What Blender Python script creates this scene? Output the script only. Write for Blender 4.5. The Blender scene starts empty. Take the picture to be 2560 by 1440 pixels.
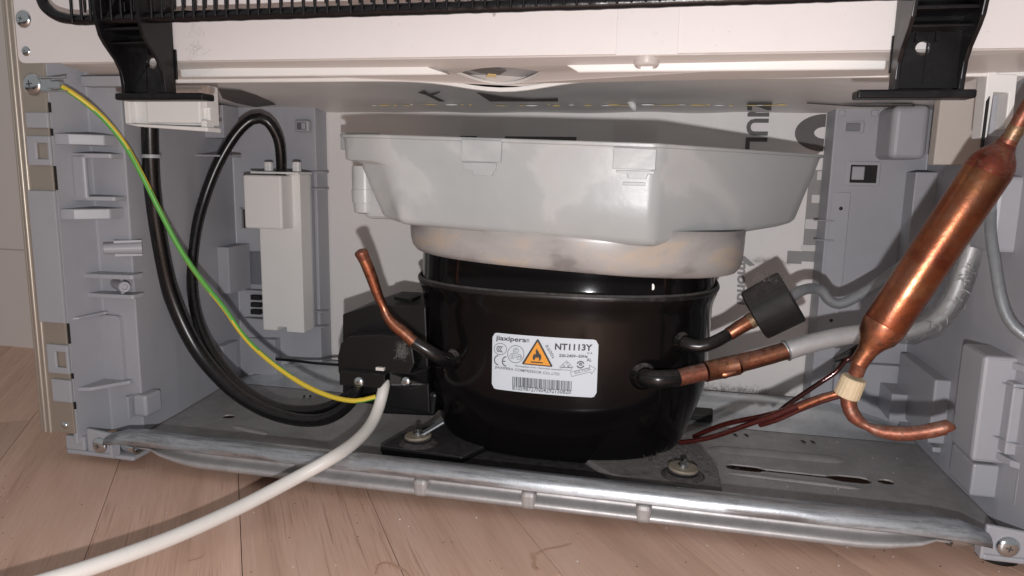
import bpy, bmesh, math, random
from mathutils import Vector, Matrix, noise
from mathutils.geometry import tessellate_polygon
random.seed(7)
V = Vector
scene = bpy.context.scene
C = scene.collection

# ------------------------------------------------------------------ camera
CAM = V((.09, -.3656, .20)); YAW, PITCH, ROLL, FPX = -.2146, .1641, .0188, 1789.66
_f = V((math.sin(YAW)*math.cos(PITCH), math.cos(YAW)*math.cos(PITCH), -math.sin(PITCH)))
_r = V((math.cos(YAW), -math.sin(YAW), 0)); _u = _r.cross(_f)
CR = _r*math.cos(ROLL)+_u*math.sin(ROLL); CU = _u*math.cos(ROLL)-_r*math.sin(ROLL); CF = _f
cd = bpy.data.cameras.new('camera'); cam = bpy.data.objects.new('camera', cd); C.objects.link(cam)
M = Matrix((CR, CU, -CF)).transposed().to_4x4(); M.translation = CAM
cam.matrix_world = M
cd.sensor_fit = 'HORIZONTAL'; cd.sensor_width = 36; cd.lens = 36*FPX/2560
cd.clip_start = .01; cd.clip_end = 60
cd.dof.use_dof = False
scene.camera = cam

# ------------------------------------------------------------------ light: phone flash just below the lens, dim room light
world = bpy.data.worlds.new('World'); scene.world = world; world.use_nodes = True
bg = world.node_tree.nodes['Background']
bg.inputs[0].default_value = (1, .975, .975, 1); bg.inputs[1].default_value = .29
ld = bpy.data.lights.new('flash', 'POINT'); ld.energy = 5.0; ld.shadow_soft_size = .0035; ld.color = (1, .978, .985)
lamp = bpy.data.objects.new('flash', ld); C.objects.link(lamp)
lamp.location = CAM - CU*.042 - CR*.001 - CF*.004
scene.view_settings.view_transform = 'Standard'; scene.view_settings.look = 'None'
scene.view_settings.exposure = 0; scene.view_settings.gamma = 1
scene.render.engine = 'CYCLES'

# ------------------------------------------------------------------ helpers
def at(x, y, Y=None, Z=None, X=None):
    d = CF + CR*((x-1280)/FPX) + CU*((720-y)/FPX)
    i, v = (1, Y) if Y is not None else (2, Z) if Z is not None else (0, X)
    return CAM + d*((v-CAM[i])/d[i])

class G:
    """vertices + faces collected in world coordinates"""
    def __init__(s): s.v = []; s.f = []; s.m = []
    def add(s, vs, fs, mi=0):
        o = len(s.v); s.v += [V(p) for p in vs]; s.f += [tuple(i+o for i in f) for f in fs]; s.m += [mi]*len(fs); return s
    def box(s, x0, x1, y0, y1, z0, z1, mi=0):
        vs = [(x, y, z) for x in (x0, x1) for y in (y0, y1) for z in (z0, z1)]
        return s.add(vs, [(0,1,3,2),(4,6,7,5),(0,4,5,1),(2,3,7,6),(0,2,6,4),(1,5,7,3)], mi)
    def obox(s, c, ax, ay, az, mi=0):
        """oriented box: centre + half-axis vectors"""
        vs = [V(c)+V(ax)*i+V(ay)*j+V(az)*k for i in (-1,1) for j in (-1,1) for k in (-1,1)]
        return s.add(vs, [(0,1,3,2),(4,6,7,5),(0,4,5,1),(2,3,7,6),(0,2,6,4),(1,5,7,3)], mi)
    def prism(s, poly, vec, mi=0):
        n = len(poly); vec = V(vec)
        if n > 4: return s.plate([poly], vec, mi)
        vs = [V(p) for p in poly]+[V(p)+vec for p in poly]
        return s.add(vs, [tuple(range(n-1,-1,-1)), tuple(range(n,2*n))]+[(i,(i+1)%n,n+(i+1)%n,n+i) for i in range(n)], mi)
    def plate(s, loops, vec, mi=0):
        """polygon with holes (first loop is the outline) extruded by vec"""
        loops = [[V(p) for p in l] for l in loops]; vec = V(vec)
        flat = [p for l in loops for p in l]; n = len(flat)
        tr = tessellate_polygon(loops)
        fs = [tuple(t) for t in tr]+[tuple(i+n for i in reversed(t)) for t in tr]
        o = 0
        for l in loops:
            k = len(l)
            fs += [(o+i, o+(i+1)%k, n+o+(i+1)%k, n+o+i) for i in range(k)]; o += k
        return s.add(flat+[p+vec for p in flat], fs, mi)
    def loft(s, rings, cap=True, closed=True, mi=0):
        n = len(rings[0]); vs = [p for r in rings for p in r]; fs = []
        for a in range(len(rings)-1):
            for i in range(n if closed else n-1):
                j = (i+1) % n
                fs.append((a*n+i, a*n+j, (a+1)*n+j, (a+1)*n+i))
        if cap:
            fs.append(tuple(range(n-1,-1,-1))); fs.append(tuple(range((len(rings)-1)*n, len(rings)*n)))
        return s.add(vs, fs, mi)
    def tube(s, pts, r, n=14, step=.004, straight=False, cap=True, mfun=None, wob=0):
        pts = [V(p) for p in pts]
        rr = list(r) if isinstance(r, (list, tuple)) else [r]*len(pts)
        P, R = [], []
        if straight: P, R = pts, rr
        else:
            for i in range(len(pts)-1):
                a = pts[max(i-1,0)]; b = pts[i]; c = pts[i+1]; d = pts[min(i+2,len(pts)-1)]
                k = max(2, int((c-b).length/step))
                for j in range(k):
                    t = j/k; t2 = t*t; t3 = t2*t
                    P.append(.5*((2*b)+(c-a)*t+(2*a-5*b+4*c-d)*t2+(3*b-a-3*c+d)*t3)); R.append(rr[i]+(rr[i+1]-rr[i])*t)
            P.append(pts[-1]); R.append(rr[-1])
        N = None; rings = []
        for i, p in enumerate(P):
            t = (P[min(i+1,len(P)-1)]-P[max(i-1,0)]).normalized()
            if N is None:
                N = t.orthogonal().normalized()
            N = (N-t*N.dot(t)).normalized(); B = t.cross(N)
            q = R[i]*(1+wob*noise.noise(p*180)) if wob else R[i]
            rings.append([p+(N*math.cos(2*math.pi*k/n)+B*math.sin(2*math.pi*k/n))*q for k in range(n)])
        o = len(s.f); s.loft(rings, cap)
        if mfun:
            for a in range(len(rings)-1):
                for k in range(n): s.m[o+a*n+k] = mfun(a, k, n)
        return s
    def lathe(s, base, axis, prof, n=28, mi=0):
        axis = V(axis).normalized(); N = axis.orthogonal().normalized(); B = axis.cross(N); base = V(base)
        rings = [[base+axis*h+(N*math.cos(2*math.pi*k/n)+B*math.sin(2*math.pi*k/n))*r for k in range(n)] for h, r in prof]
        return s.loft(rings, True, True, mi)
    def quad(s, a, b, c, d, mi=0): return s.add([a,b,c,d], [(0,1,2,3)], mi)

def wloc(p): return V(p.location) + (wloc(p.parent) if p.parent else V((0,0,0)))
def obj(name, g, mats, parent=None, smooth=None, bevel=0, seg=2, solid=0, sub=0, label=None, kind=None, loc=None):
    """one mesh object; smooth = auto-smooth angle in degrees"""
    L = wloc(parent) if parent else V((0,0,0))
    o0 = V(loc) if loc is not None else V((0,0,0))
    me = bpy.data.meshes.new(name)
    me.from_pydata([tuple(p-L-o0) for p in g.v], [], g.f)
    bm = bmesh.new(); bm.from_mesh(me); bmesh.ops.recalc_face_normals(bm, faces=bm.faces)
    if smooth is not None:
        for f in bm.faces: f.smooth = True
        for e in bm.edges:
            if len(e.link_faces) == 2 and e.calc_face_angle(0) > math.radians(smooth): e.smooth = False
    bm.to_mesh(me); bm.free()
    for m in (mats if isinstance(mats, (list, tuple)) else [mats]): me.materials.append(m)
    if len(set(g.m)) > 1:
        for p, mi in zip(me.polygons, g.m): p.material_index = mi
    o = bpy.data.objects.new(name, me); C.objects.link(o); o.location = o0
    if parent: o.parent = parent
    if solid:
        md = o.modifiers.new('solid', 'SOLIDIFY'); md.thickness = solid; md.offset = -1
    if bevel:
        md = o.modifiers.new('bevel', 'BEVEL'); md.width = bevel; md.segments = seg; md.limit_method = 'ANGLE'; md.angle_limit = math.radians(35)
        md.harden_normals = False
    if sub:
        md = o.modifiers.new('sub', 'SUBSURF'); md.levels = sub; md.render_levels = sub
    if label: o['label'] = label
    if kind: o['kind'] = kind
    return o
def tag(o, label, cat, group=None):
    o['label'] = label; o['category'] = cat
    if group: o['group'] = group
    return o
def thing(name, loc, label, cat, group=None):
    o = bpy.data.objects.new(name, None); C.objects.link(o); o.location = loc; o.empty_display_size = .02
    return tag(o, label, cat, group)
def circ(c, r, ex, ez, n=20, sx=1, sz=1):
    return [V(c)+V(ex)*(r*sx*math.cos(2*math.pi*k/n))+V(ez)*(r*sz*math.sin(2*math.pi*k/n)) for k in range(n)]
def rrect(x0, x1, z0, z1, r, n=5):
    """rounded rectangle as 2D points"""
    out = []
    for cx, cz, a0 in ((x1-r,z0+r,-90),(x1-r,z1-r,0),(x0+r,z1-r,90),(x0+r,z0+r,180)):
        for k in range(n+1):
            a = math.radians(a0+90*k/n); out.append((cx+r*math.cos(a), cz+r*math.sin(a)))
    return out
def gtext(txt, bold=0.0):
    cu = bpy.data.curves.new('t', 'FONT'); cu.body = txt; cu.size = 1; cu.offset = bold; cu.resolution_u = 3
    o = bpy.data.objects.new('t', cu); C.objects.link(o)
    dg = bpy.context.evaluated_depsgraph_get(); me = bpy.data.meshes.new_from_object(o.evaluated_get(dg))
    vs = [(v.co.x, v.co.y) for v in me.vertices]; fs = [tuple(p.vertices) for p in me.polygons]
    bpy.data.objects.remove(o); bpy.data.curves.remove(cu); bpy.data.meshes.remove(me)
    x0 = min(v[0] for v in vs); x1 = max(v[0] for v in vs); y0 = min(v[1] for v in vs); y1 = max(v[1] for v in vs)
    return [((x-x0)/(x1-x0), (y-y0)/(y1-y0)) for x, y in vs], fs

# ------------------------------------------------------------------ materials
def new_mat(name):
    m = bpy.data.materials.new(name); m.use_nodes = True
    return m, m.node_tree, m.node_tree.nodes['Principled BSDF']
def nd(nt, t, **kw):
    n = nt.nodes.new(t)
    for k, v in kw.items():
        if k in n.inputs: n.inputs[k].default_value = v
        else: setattr(n, k, v)
    return n
def ramp(nt, fac, stops):
    r = nt.nodes.new('ShaderNodeValToRGB'); e = r.color_ramp.elements
    while len(e) < len(stops): e.new(.5)
    for i, (p, c) in enumerate(stops): e[i].position = p; e[i].color = (*c, 1) if len(c) == 3 else c
    nt.links.new(fac, r.inputs[0]); return r.outputs[0]
def mixc(nt, fac, a, b, mode='MIX'):
    m = nt.nodes.new('ShaderNodeMix'); m.data_type = 'RGBA'; m.blend_type = mode
    for i, s in ((0, fac), (6, a), (7, b)):
        if hasattr(s, 'links'): nt.links.new(s, m.inputs[i])
        else: m.inputs[i].default_value = (*s, 1) if isinstance(s, tuple) else s
    return m.outputs[2]
def tex(nt, scale, detail=4, rough=.6, vec=None, typ='ShaderNodeTexNoise', dist=0):
    n = nt.nodes.new(typ); n.inputs['Scale'].default_value = scale
    if 'Detail' in n.inputs: n.inputs['Detail'].default_value = detail
    if 'Roughness' in n.inputs: n.inputs['Roughness'].default_value = rough
    if 'Distortion' in n.inputs: n.inputs['Distortion'].default_value = dist
    if vec is not None: nt.links.new(vec, n.inputs['Vector'])
    return n
def geo_pos(nt): return nt.nodes.new('ShaderNodeNewGeometry').outputs['Position']
def mat(name, col, rough=.5, metal=0, var=.12, vs=40, bump=.0, bs=900, spec=.5, dirt=None, dirt_amt=.5, dirt_s=30, coat=0, dust=None, dust_amt=.6, rvar=.1):
    m, nt, b = new_mat(name); pos = geo_pos(nt)
    n1 = tex(nt, vs, 5, .6, pos)
    c = mixc(nt, n1.outputs[0], tuple(x*(1-var) for x in col), tuple(min(1, x*(1+var)) for x in col))
    if dirt:
        n2 = tex(nt, dirt_s, 6, .7, pos); f = ramp(nt, n2.outputs[0], [(.52, (0,0,0)), (.75, (dirt_amt,)*3)])
        c = mixc(nt, f, c, dirt)
    rsrc = None
    if dust:
        g = nt.nodes.new('ShaderNodeNewGeometry'); sx = nt.nodes.new('ShaderNodeSeparateXYZ'); nt.links.new(g.outputs['True Normal'], sx.inputs[0])
        up = ramp(nt, sx.outputs[2], [(.35, (0,0,0)), (.9, (dust_amt,)*3)])
        n3 = tex(nt, 260, 5, .7, pos); f3 = ramp(nt, n3.outputs[0], [(.3, (.3,.3,.3)), (.65, (1,1,1))])
        f = mixc(nt, 1.0, up, f3, 'MULTIPLY'); c = mixc(nt, f, c, dust); rsrc = f
    nt.links.new(c, b.inputs['Base Color'])
    b.inputs['Metallic'].default_value = metal; b.inputs['Specular IOR Level'].default_value = spec
    n4 = tex(nt, vs*2.3, 5, .65, pos)
    r = nt.nodes.new('ShaderNodeMapRange'); nt.links.new(n4.outputs[0], r.inputs[0]); r.inputs[3].default_value = max(.03, rough-rvar); r.inputs[4].default_value = min(1, rough+rvar)
    ro = r.outputs[0]
    if rsrc is not None:
        mx = nt.nodes.new('ShaderNodeMix'); nt.links.new(rsrc, mx.inputs[0]); nt.links.new(ro, mx.inputs[2]); mx.inputs[3].default_value = .95; ro = mx.outputs[0]
    nt.links.new(ro, b.inputs['Roughness'])
    b.inputs['Coat Weight'].default_value = coat; b.inputs['Coat Roughness'].default_value = .08
    if bump:
        n5 = tex(nt, bs, 3, .6, pos); bp = nd(nt, 'ShaderNodeBump'); bp.inputs['Strength'].default_value = bump; bp.inputs['Distance'].default_value = .0004
        nt.links.new(n5.outputs[0], bp.inputs['Height']); nt.links.new(bp.outputs[0], b.inputs['Normal'])
    return m

WHITE = mat('white_painted_steel', (.80,.76,.75), .35, var=.02, vs=20, bump=.05, bs=300, dirt=(.60,.55,.52), dirt_amt=.10, dirt_s=60)
WHITEP = mat('white_plastic', (.80,.79,.77), .4, var=.03, vs=60, bump=.04)
TRIM = mat('white_trim_plastic', (.56,.52,.49), .38, var=.04, vs=50, bump=.05, dirt=(.55,.48,.42), dirt_amt=.25, dirt_s=40)
GREY = mat('grey_abs_plastic', (.365,.37,.40), .42, var=.05, vs=25, bump=.12, bs=2500, dirt=(.24,.235,.25), dirt_amt=.2, dirt_s=35, dust=(.40,.39,.38), dust_amt=.4)
CHAMP = mat('champagne_steel', (.47,.42,.36), .42, metal=.65, var=.05, vs=80, bump=.05)
BLACKP = mat('black_plastic', (.006,.006,.007), .4, var=.3, vs=60, bump=.1, bs=1800, dust=(.10,.092,.09), dust_amt=.45, spec=.35)
BLACKB = mat('black_bracket_plastic', (.006,.0055,.0065), .34, var=.3, vs=60, bump=.08, bs=900, dirt=(.035,.032,.033), dirt_amt=.5, dirt_s=70, spec=.35)
BLACKT = mat('black_tube_paint', (.006,.005,.006), .3, var=.3, vs=80, bump=.3, bs=500)
CABLE = mat('black_cable_rubber', (.006,.0055,.006), .28, var=.3, vs=80, bump=.05, dust=(.09,.08,.076), dust_amt=.35)
RUBBER = mat('black_rubber', (.010,.009,.0095), .6, var=.3, vs=90, bump=.35, bs=1500, dust=(.13,.115,.11), dust_amt=.6, spec=.35)
PVC = mat('white_pvc_cable', (.70,.67,.63), .42, var=.03, vs=60, bump=.03, dirt=(.45,.40,.36), dirt_amt=.2, dirt_s=50)
GREEN = mat('green_insulation', (.12,.42,.07), .4, var=.08); YELLOW = mat('yellow_insulation', (.70,.52,.05), .4, var=.08)
ZINC = mat('zinc_screw', (.62,.66,.68), .2, metal=1, var=.1, vs=200)
SLOT = mat('screw_slot', (.10,.11,.11), .4, metal=.6)
STEELT = mat('grey_steel_tube', (.30,.32,.335), .40, metal=.5, var=.25, vs=220, bump=.3, bs=1200)
ALU = mat('aluminium_tube', (.60,.60,.60), .38, metal=.5, var=.15, vs=200, bump=.35, bs=1500)
ENAM = mat('enamelled_copper', (.075,.012,.010), .2, metal=.35, var=.4, vs=120, coat=.6)
FLANGE = mat('dusty_flange', (.010,.009,.009), .4, var=.3, dirt=(.11,.10,.097), dirt_amt=.8, dirt_s=45, dust=(.15,.14,.135), dust_amt=.8, spec=.4)
DUSTY = mat('dusty_black_steel', (.15,.138,.135), .9, var=.4, vs=180, bump=.6, bs=700, dirt=(.03,.028,.028), dirt_amt=1, dirt_s=75)
WASHER = mat('dusty_washer', (.30,.26,.20), .6, metal=.3, var=.3, vs=300, dirt=(.13,.11,.10), dirt_amt=.8, dirt_s=250)
TAN = mat('tan_sleeve', (.62,.50,.33), .7, var=.15, vs=300, bump=.2)
FOAM = mat('beige_foam_block', (.50,.46,.42), .8, var=.04, vs=60, bump=.15, bs=1500)
DARK = mat('dark_void', (.012,.011,.011), .8)
TAPE = mat('white_tape', (.80,.765,.755), .3, var=.02, vs=40, bump=.08, bs=120)
LINT = mat('grey_lint', (.20,.19,.18), .95, var=.2)
GOLD = mat('yellow_glue', (.62,.48,.22), .7, var=.2)
PRINT = mat('grey_print', (.115,.105,.10), .6, var=.15, vs=300)
PRINTL = mat('light_grey_print', (.29,.28,.275), .6, var=.1, vs=300)
WPRINT = mat('bare_board_white', (.66,.635,.625), .6, var=.03)
INK = mat('label_ink', (.035,.035,.04), .5, var=.05); LABEL = mat('label_paper', (.60,.66,.72), .35, var=.015, vs=60)
ORANGE = mat('label_orange', (.78,.33,.035), .4, var=.02); INKG = mat('label_grey_ink', (.10,.11,.12), .5, var=.05)
WALL = mat('wall_paint', (.74,.68,.645), .7, var=.03, vs=10)

def copper(name, a=(.52,.19,.09), b=(.30,.09,.055), c=(.62,.33,.12), rough=.28, s=45, metal=1.0, mot=1.0):
    m, nt, p = new_mat(name); pos = geo_pos(nt)
    n = tex(nt, s, 4, .55, pos, dist=.4); col = ramp(nt, n.outputs[0], [(.30, b), (.46, a), (.58, a), (.74, c)])
    n2 = tex(nt, s*7, 6, .7, pos); col = mixc(nt, ramp(nt, n2.outputs[0], [(.46, (0,0,0)), (.66, (.75*mot,)*3)]), col, (.12,.055,.04))
    n8 = tex(nt, s*2.6, 5, .65, pos, dist=1); col = mixc(nt, ramp(nt, n8.outputs[0], [(.50, (0,0,0)), (.64, (.55*mot,)*3)]), col, (.34,.20,.15))
    g = nt.nodes.new('ShaderNodeNewGeometry'); sx = nt.nodes.new('ShaderNodeSeparateXYZ'); nt.links.new(g.outputs['True Normal'], sx.inputs[0])
    up = ramp(nt, sx.outputs[2], [(.5, (0,0,0)), (.95, (.55,.55,.55))]); n3 = tex(nt, 320, 5, .7, pos)
    f = mixc(nt, 1.0, up, ramp(nt, n3.outputs[0], [(.35, (0,0,0)), (.6, (1,1,1))]), 'MULTIPLY')
    col = mixc(nt, f, col, (.23,.20,.18)); nt.links.new(col, p.inputs['Base Color'])
    mr = nt.nodes.new('ShaderNodeMapRange'); nt.links.new(f, mr.inputs[0]); mr.inputs[3].default_value = metal; mr.inputs[4].default_value = .1; nt.links.new(mr.outputs[0], p.inputs['Metallic'])
    r = nt.nodes.new('ShaderNodeMapRange'); nt.links.new(n2.outputs[0], r.inputs[0]); r.inputs[3].default_value = rough-.08; r.inputs[4].default_value = rough+.2
    nt.links.new(r.outputs[0], p.inputs['Roughness'])
    bp = nd(nt, 'ShaderNodeBump'); bp.inputs['Strength'].default_value = .25; bp.inputs['Distance'].default_value = .0005
    n4 = tex(nt, 300, 4, .6, pos); nt.links.new(n4.outputs[0], bp.inputs['Height']); nt.links.new(bp.outputs[0], p.inputs['Normal'])
    return m
COPPER = copper('copper_pipe', (.47,.19,.11), (.28,.10,.065), (.58,.33,.17), .30); COPPERD = copper('drier_copper', (.34,.115,.055), (.20,.045,.03), (.44,.21,.09), .25, 34, .95, .55)
COPPERE = copper('heat_stained_copper', (.30,.075,.05), (.16,.045,.04), (.44,.17,.08), .3, 70, .9)
COPPERO = copper('oxidised_copper', (.26,.09,.055), (.14,.05,.04), (.40,.17,.08), .42, 60, .7)
BRAZE = copper('braze_joint', (.33,.22,.12), (.14,.09,.07), (.50,.42,.27), .4, 160, .8)

def galv(name, base=(.56,.57,.58), scr=.0, rough=.36, metal=.85):
    m, nt, p = new_mat(name); pos = geo_pos(nt)
    v = tex(nt, 130, vec=pos, typ='ShaderNodeTexVoronoi'); n = tex(nt, 60, 6, .7, pos)
    bw = nt.nodes.new('ShaderNodeRGBToBW'); nt.links.new(v.outputs['Color'], bw.inputs[0])
    c = mixc(nt, .12, tuple(base), bw.outputs[0], 'SOFT_LIGHT')
    c = mixc(nt, ramp(nt, n.outputs[0], [(.48, (0,0,0)), (.8, (.55,.55,.55))]), c, tuple(x*.55 for x in base))
    if scr:
        mp = nd(nt, 'ShaderNodeMapping'); mp.inputs['Scale'].default_value = (40, 500, 500); nt.links.new(pos, mp.inputs[0])
        n2 = tex(nt, 1, 6, .75, mp.outputs[0]); c = mixc(nt, ramp(nt, n2.outputs[0], [(.47, (0,0,0)), (.62, (scr,)*3)]), c, (.16,.165,.17))
        n9 = tex(nt, 230, 6, .8, pos); c = mixc(nt, ramp(nt, n9.outputs[0], [(.55, (0,0,0)), (.68, (scr*.35,)*3)]), c, (.78,.78,.77))
    nt.links.new(c, p.inputs['Base Color']); p.inputs['Metallic'].default_value = metal
    r = nt.nodes.new('ShaderNodeMapRange'); nt.links.new(n.outputs[0], r.inputs[0]); r.inputs[3].default_value = rough-.1; r.inputs[4].default_value = rough+.2
    nt.links.new(r.outputs[0], p.inputs['Roughness'])
    bp = nd(nt, 'ShaderNodeBump'); bp.inputs['Strength'].default_value = .12; bp.inputs['Distance'].default_value = .0004
    n3 = tex(nt, 700, 3, .6, pos); nt.links.new(n3.outputs[0], bp.inputs['Height']); nt.links.new(bp.outputs[0], p.inputs['Normal'])
    return m
GALV = galv('galvanised_steel', (.66,.69,.71), rough=.3, metal=.6); GALVR = galv('scratched_galvanised_rail', base=(.44,.46,.485), scr=.6, rough=.30, metal=.8)
GALVF = galv('dusty_galvanised_floor', (.40,.385,.38), rough=.42, metal=.5)

def comp_mat():
    m, nt, p = new_mat('gloss_black_enamel'); pos = geo_pos(nt)
    n = tex(nt, 25, 4, .5, pos); c = mixc(nt, n.outputs[0], (.003,.0028,.003), (.006,.0052,.0054))
    g = nt.nodes.new('ShaderNodeNewGeometry'); sx = nt.nodes.new('ShaderNodeSeparateXYZ'); nt.links.new(g.outputs['Normal'], sx.inputs[0])
    up = ramp(nt, sx.outputs[2], [(.4, (0,0,0)), (.95, (.75,.75,.75))]); n2 = tex(nt, 300, 6, .75, pos)
    f = mixc(nt, 1.0, up, ramp(nt, n2.outputs[0], [(.35, (.1,.1,.1)), (.62, (1,1,1))]), 'MULTIPLY')
    c = mixc(nt, f, c, (.20,.18,.175)); nt.links.new(c, p.inputs['Base Color'])
    mr = nt.nodes.new('ShaderNodeMapRange'); nt.links.new(f, mr.inputs[0]); mr.inputs[3].default_value = .11; mr.inputs[4].default_value = .9; nt.links.new(mr.outputs[0], p.inputs['Roughness'])
    v = tex(nt, 520, vec=pos, typ='ShaderNodeTexVoronoi'); sp = nt.nodes.new('ShaderNodeSeparateXYZ'); nt.links.new(pos, sp.inputs[0])
    dots = ramp(nt, v.outputs['Distance'], [(.0, (1,1,1)), (.22, (0,0,0))])
    n3 = tex(nt, 140, 3, .6, pos); h = mixc(nt, 1.0, dots, ramp(nt, n3.outputs[0], [(.5, (0,0,0)), (.62, (1,1,1))]), 'MULTIPLY')
    n5 = tex(nt, 260, 3, .6, pos); h = mixc(nt, .12, h, n5.outputs[0], 'ADD')
    bp = nd(nt, 'ShaderNodeBump'); bp.inputs['Strength'].default_value = .22; bp.inputs['Distance'].default_value = .0005
    nt.links.new(h, bp.inputs['Height']); nt.links.new(bp.outputs[0], p.inputs['Normal'])
    return m
ENAMEL = comp_mat(); ENAMEL.node_tree.nodes['Principled BSDF'].inputs['Specular IOR Level'].default_value = .18

def tray_mat():
    m, nt, p = new_mat('cloudy_polypropylene'); pos = geo_pos(nt)
    n = tex(nt, 10, 5, .55, pos, dist=.6); c = ramp(nt, n.outputs[0], [(.32, (.53,.56,.565)), (.49, (.60,.625,.63)), (.525, (.69,.705,.705)), (.62, (.64,.655,.66)), (.78, (.59,.60,.60))])
    n2 = tex(nt, 160, 6, .7, pos); c = mixc(nt, ramp(nt, n2.outputs[0], [(.6, (0,0,0)), (.8, (.35,.35,.35))]), c, (.62,.62,.61))
    nt.links.new(c, p.inputs['Base Color']); p.inputs['Roughness'].default_value = .30
    n3 = tex(nt, 90, 4, .6, pos); bp = nd(nt, 'ShaderNodeBump'); bp.inputs['Strength'].default_value = .15; bp.inputs['Distance'].default_value = .001
    nt.links.new(n3.outputs[0], bp.inputs['Height']); nt.links.new(bp.outputs[0], p.inputs['Normal'])
    tr = nd(nt, 'ShaderNodeBsdfTranslucent'); nt.links.new(c, tr.inputs[0])
    tp = nd(nt, 'ShaderNodeBsdfTransparent')
    mx = nt.nodes.new('ShaderNodeMixShader'); mx.inputs[0].default_value = .25; nt.links.new(p.outputs[0], mx.inputs[1]); nt.links.new(tr.outputs[0], mx.inputs[2])
    m2 = nt.nodes.new('ShaderNodeMixShader'); m2.inputs[0].default_value = .20; nt.links.new(mx.outputs[0], m2.inputs[1]); nt.links.new(tp.outputs[0], m2.inputs[2])
    nt.links.new(m2.outputs[0], nt.nodes['Material Output'].inputs['Surface'])
    return m, c
TRAY, _ = tray_mat()
def bowl_mat():
    m, nt, p = new_mat('stained_polypropylene'); pos = geo_pos(nt)
    mp = nd(nt, 'ShaderNodeMapping'); mp.inputs['Scale'].default_value = (1, 1, 2.4); nt.links.new(pos, mp.inputs[0])
    n = tex(nt, 18, 4, .55, mp.outputs[0], dist=.3); c = ramp(nt, n.outputs[0], [(.30, (.26,.245,.24)), (.42, (.42,.40,.39)), (.53, (.47,.45,.435)), (.60, (.56,.48,.40)), (.72, (.46,.43,.41))])
    n2 = tex(nt, 210, 6, .7, pos); c = mixc(nt, ramp(nt, n2.outputs[0], [(.58, (0,0,0)), (.75, (.5,.5,.5))]), c, (.30,.26,.24))
    nt.links.new(c, p.inputs['Base Color']); p.inputs['Roughness'].default_value = .29
    tr = nd(nt, 'ShaderNodeBsdfTranslucent'); nt.links.new(c, tr.inputs[0])
    mx = nt.nodes.new('ShaderNodeMixShader'); mx.inputs[0].default_value = .2; nt.links.new(p.outputs[0], mx.inputs[1]); nt.links.new(tr.outputs[0], mx.inputs[2])
    nt.links.new(mx.outputs[0], nt.nodes['Material Output'].inputs['Surface'])
    return m
BOWL = bowl_mat()
def board_mat():
    m, nt, p = new_mat('laminated_board'); pos = geo_pos(nt)
    n = tex(nt, 9, 5, .6, pos); c = mixc(nt, n.outputs[0], (.74,.71,.69), (.84,.81,.79))
    n2 = tex(nt, 120, 6, .75, pos); c = mixc(nt, ramp(nt, n2.outputs[0], [(.62, (0,0,0)), (.8, (.4,.4,.4))]), c, (.42,.38,.35))
    nt.links.new(c, p.inputs['Base Color']); p.inputs['Roughness'].default_value = .45
    n3 = tex(nt, 22, 3, .5, pos); bp = nd(nt, 'ShaderNodeBump'); bp.inputs['Strength'].default_value = .35; bp.inputs['Distance'].default_value = .004
    nt.links.new(n3.outputs[0], bp.inputs['Height']); nt.links.new(bp.outputs[0], p.inputs['Normal'])
    return m
BOARD = board_mat()
def sleeve_mat():
    m, nt, p = new_mat('clear_plastic_sleeve'); pos = geo_pos(nt)
    p.inputs['Base Color'].default_value = (.9,.9,.9,1); p.inputs['Roughness'].default_value = .07; p.inputs['Transmission Weight'].default_value = 1; p.inputs['IOR'].default_value = 1.25
    n3 = tex(nt, 130, 4, .6, pos, dist=2); bp = nd(nt, 'ShaderNodeBump'); bp.inputs['Strength'].default_value = .6; bp.inputs['Distance'].default_value = .002
    nt.links.new(n3.outputs[0], bp.inputs['Height']); nt.links.new(bp.outputs[0], p.inputs['Normal'])
    tp = nd(nt, 'ShaderNodeBsdfTransparent'); mx = nt.nodes.new('ShaderNodeMixShader'); mx.inputs[0].default_value = .55
    nt.links.new(p.outputs[0], mx.inputs[1]); nt.links.new(tp.outputs[0], mx.inputs[2]); nt.links.new(mx.outputs[0], nt.nodes['Material Output'].inputs['Surface'])
    return m
SLEEVE = sleeve_mat()
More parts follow.
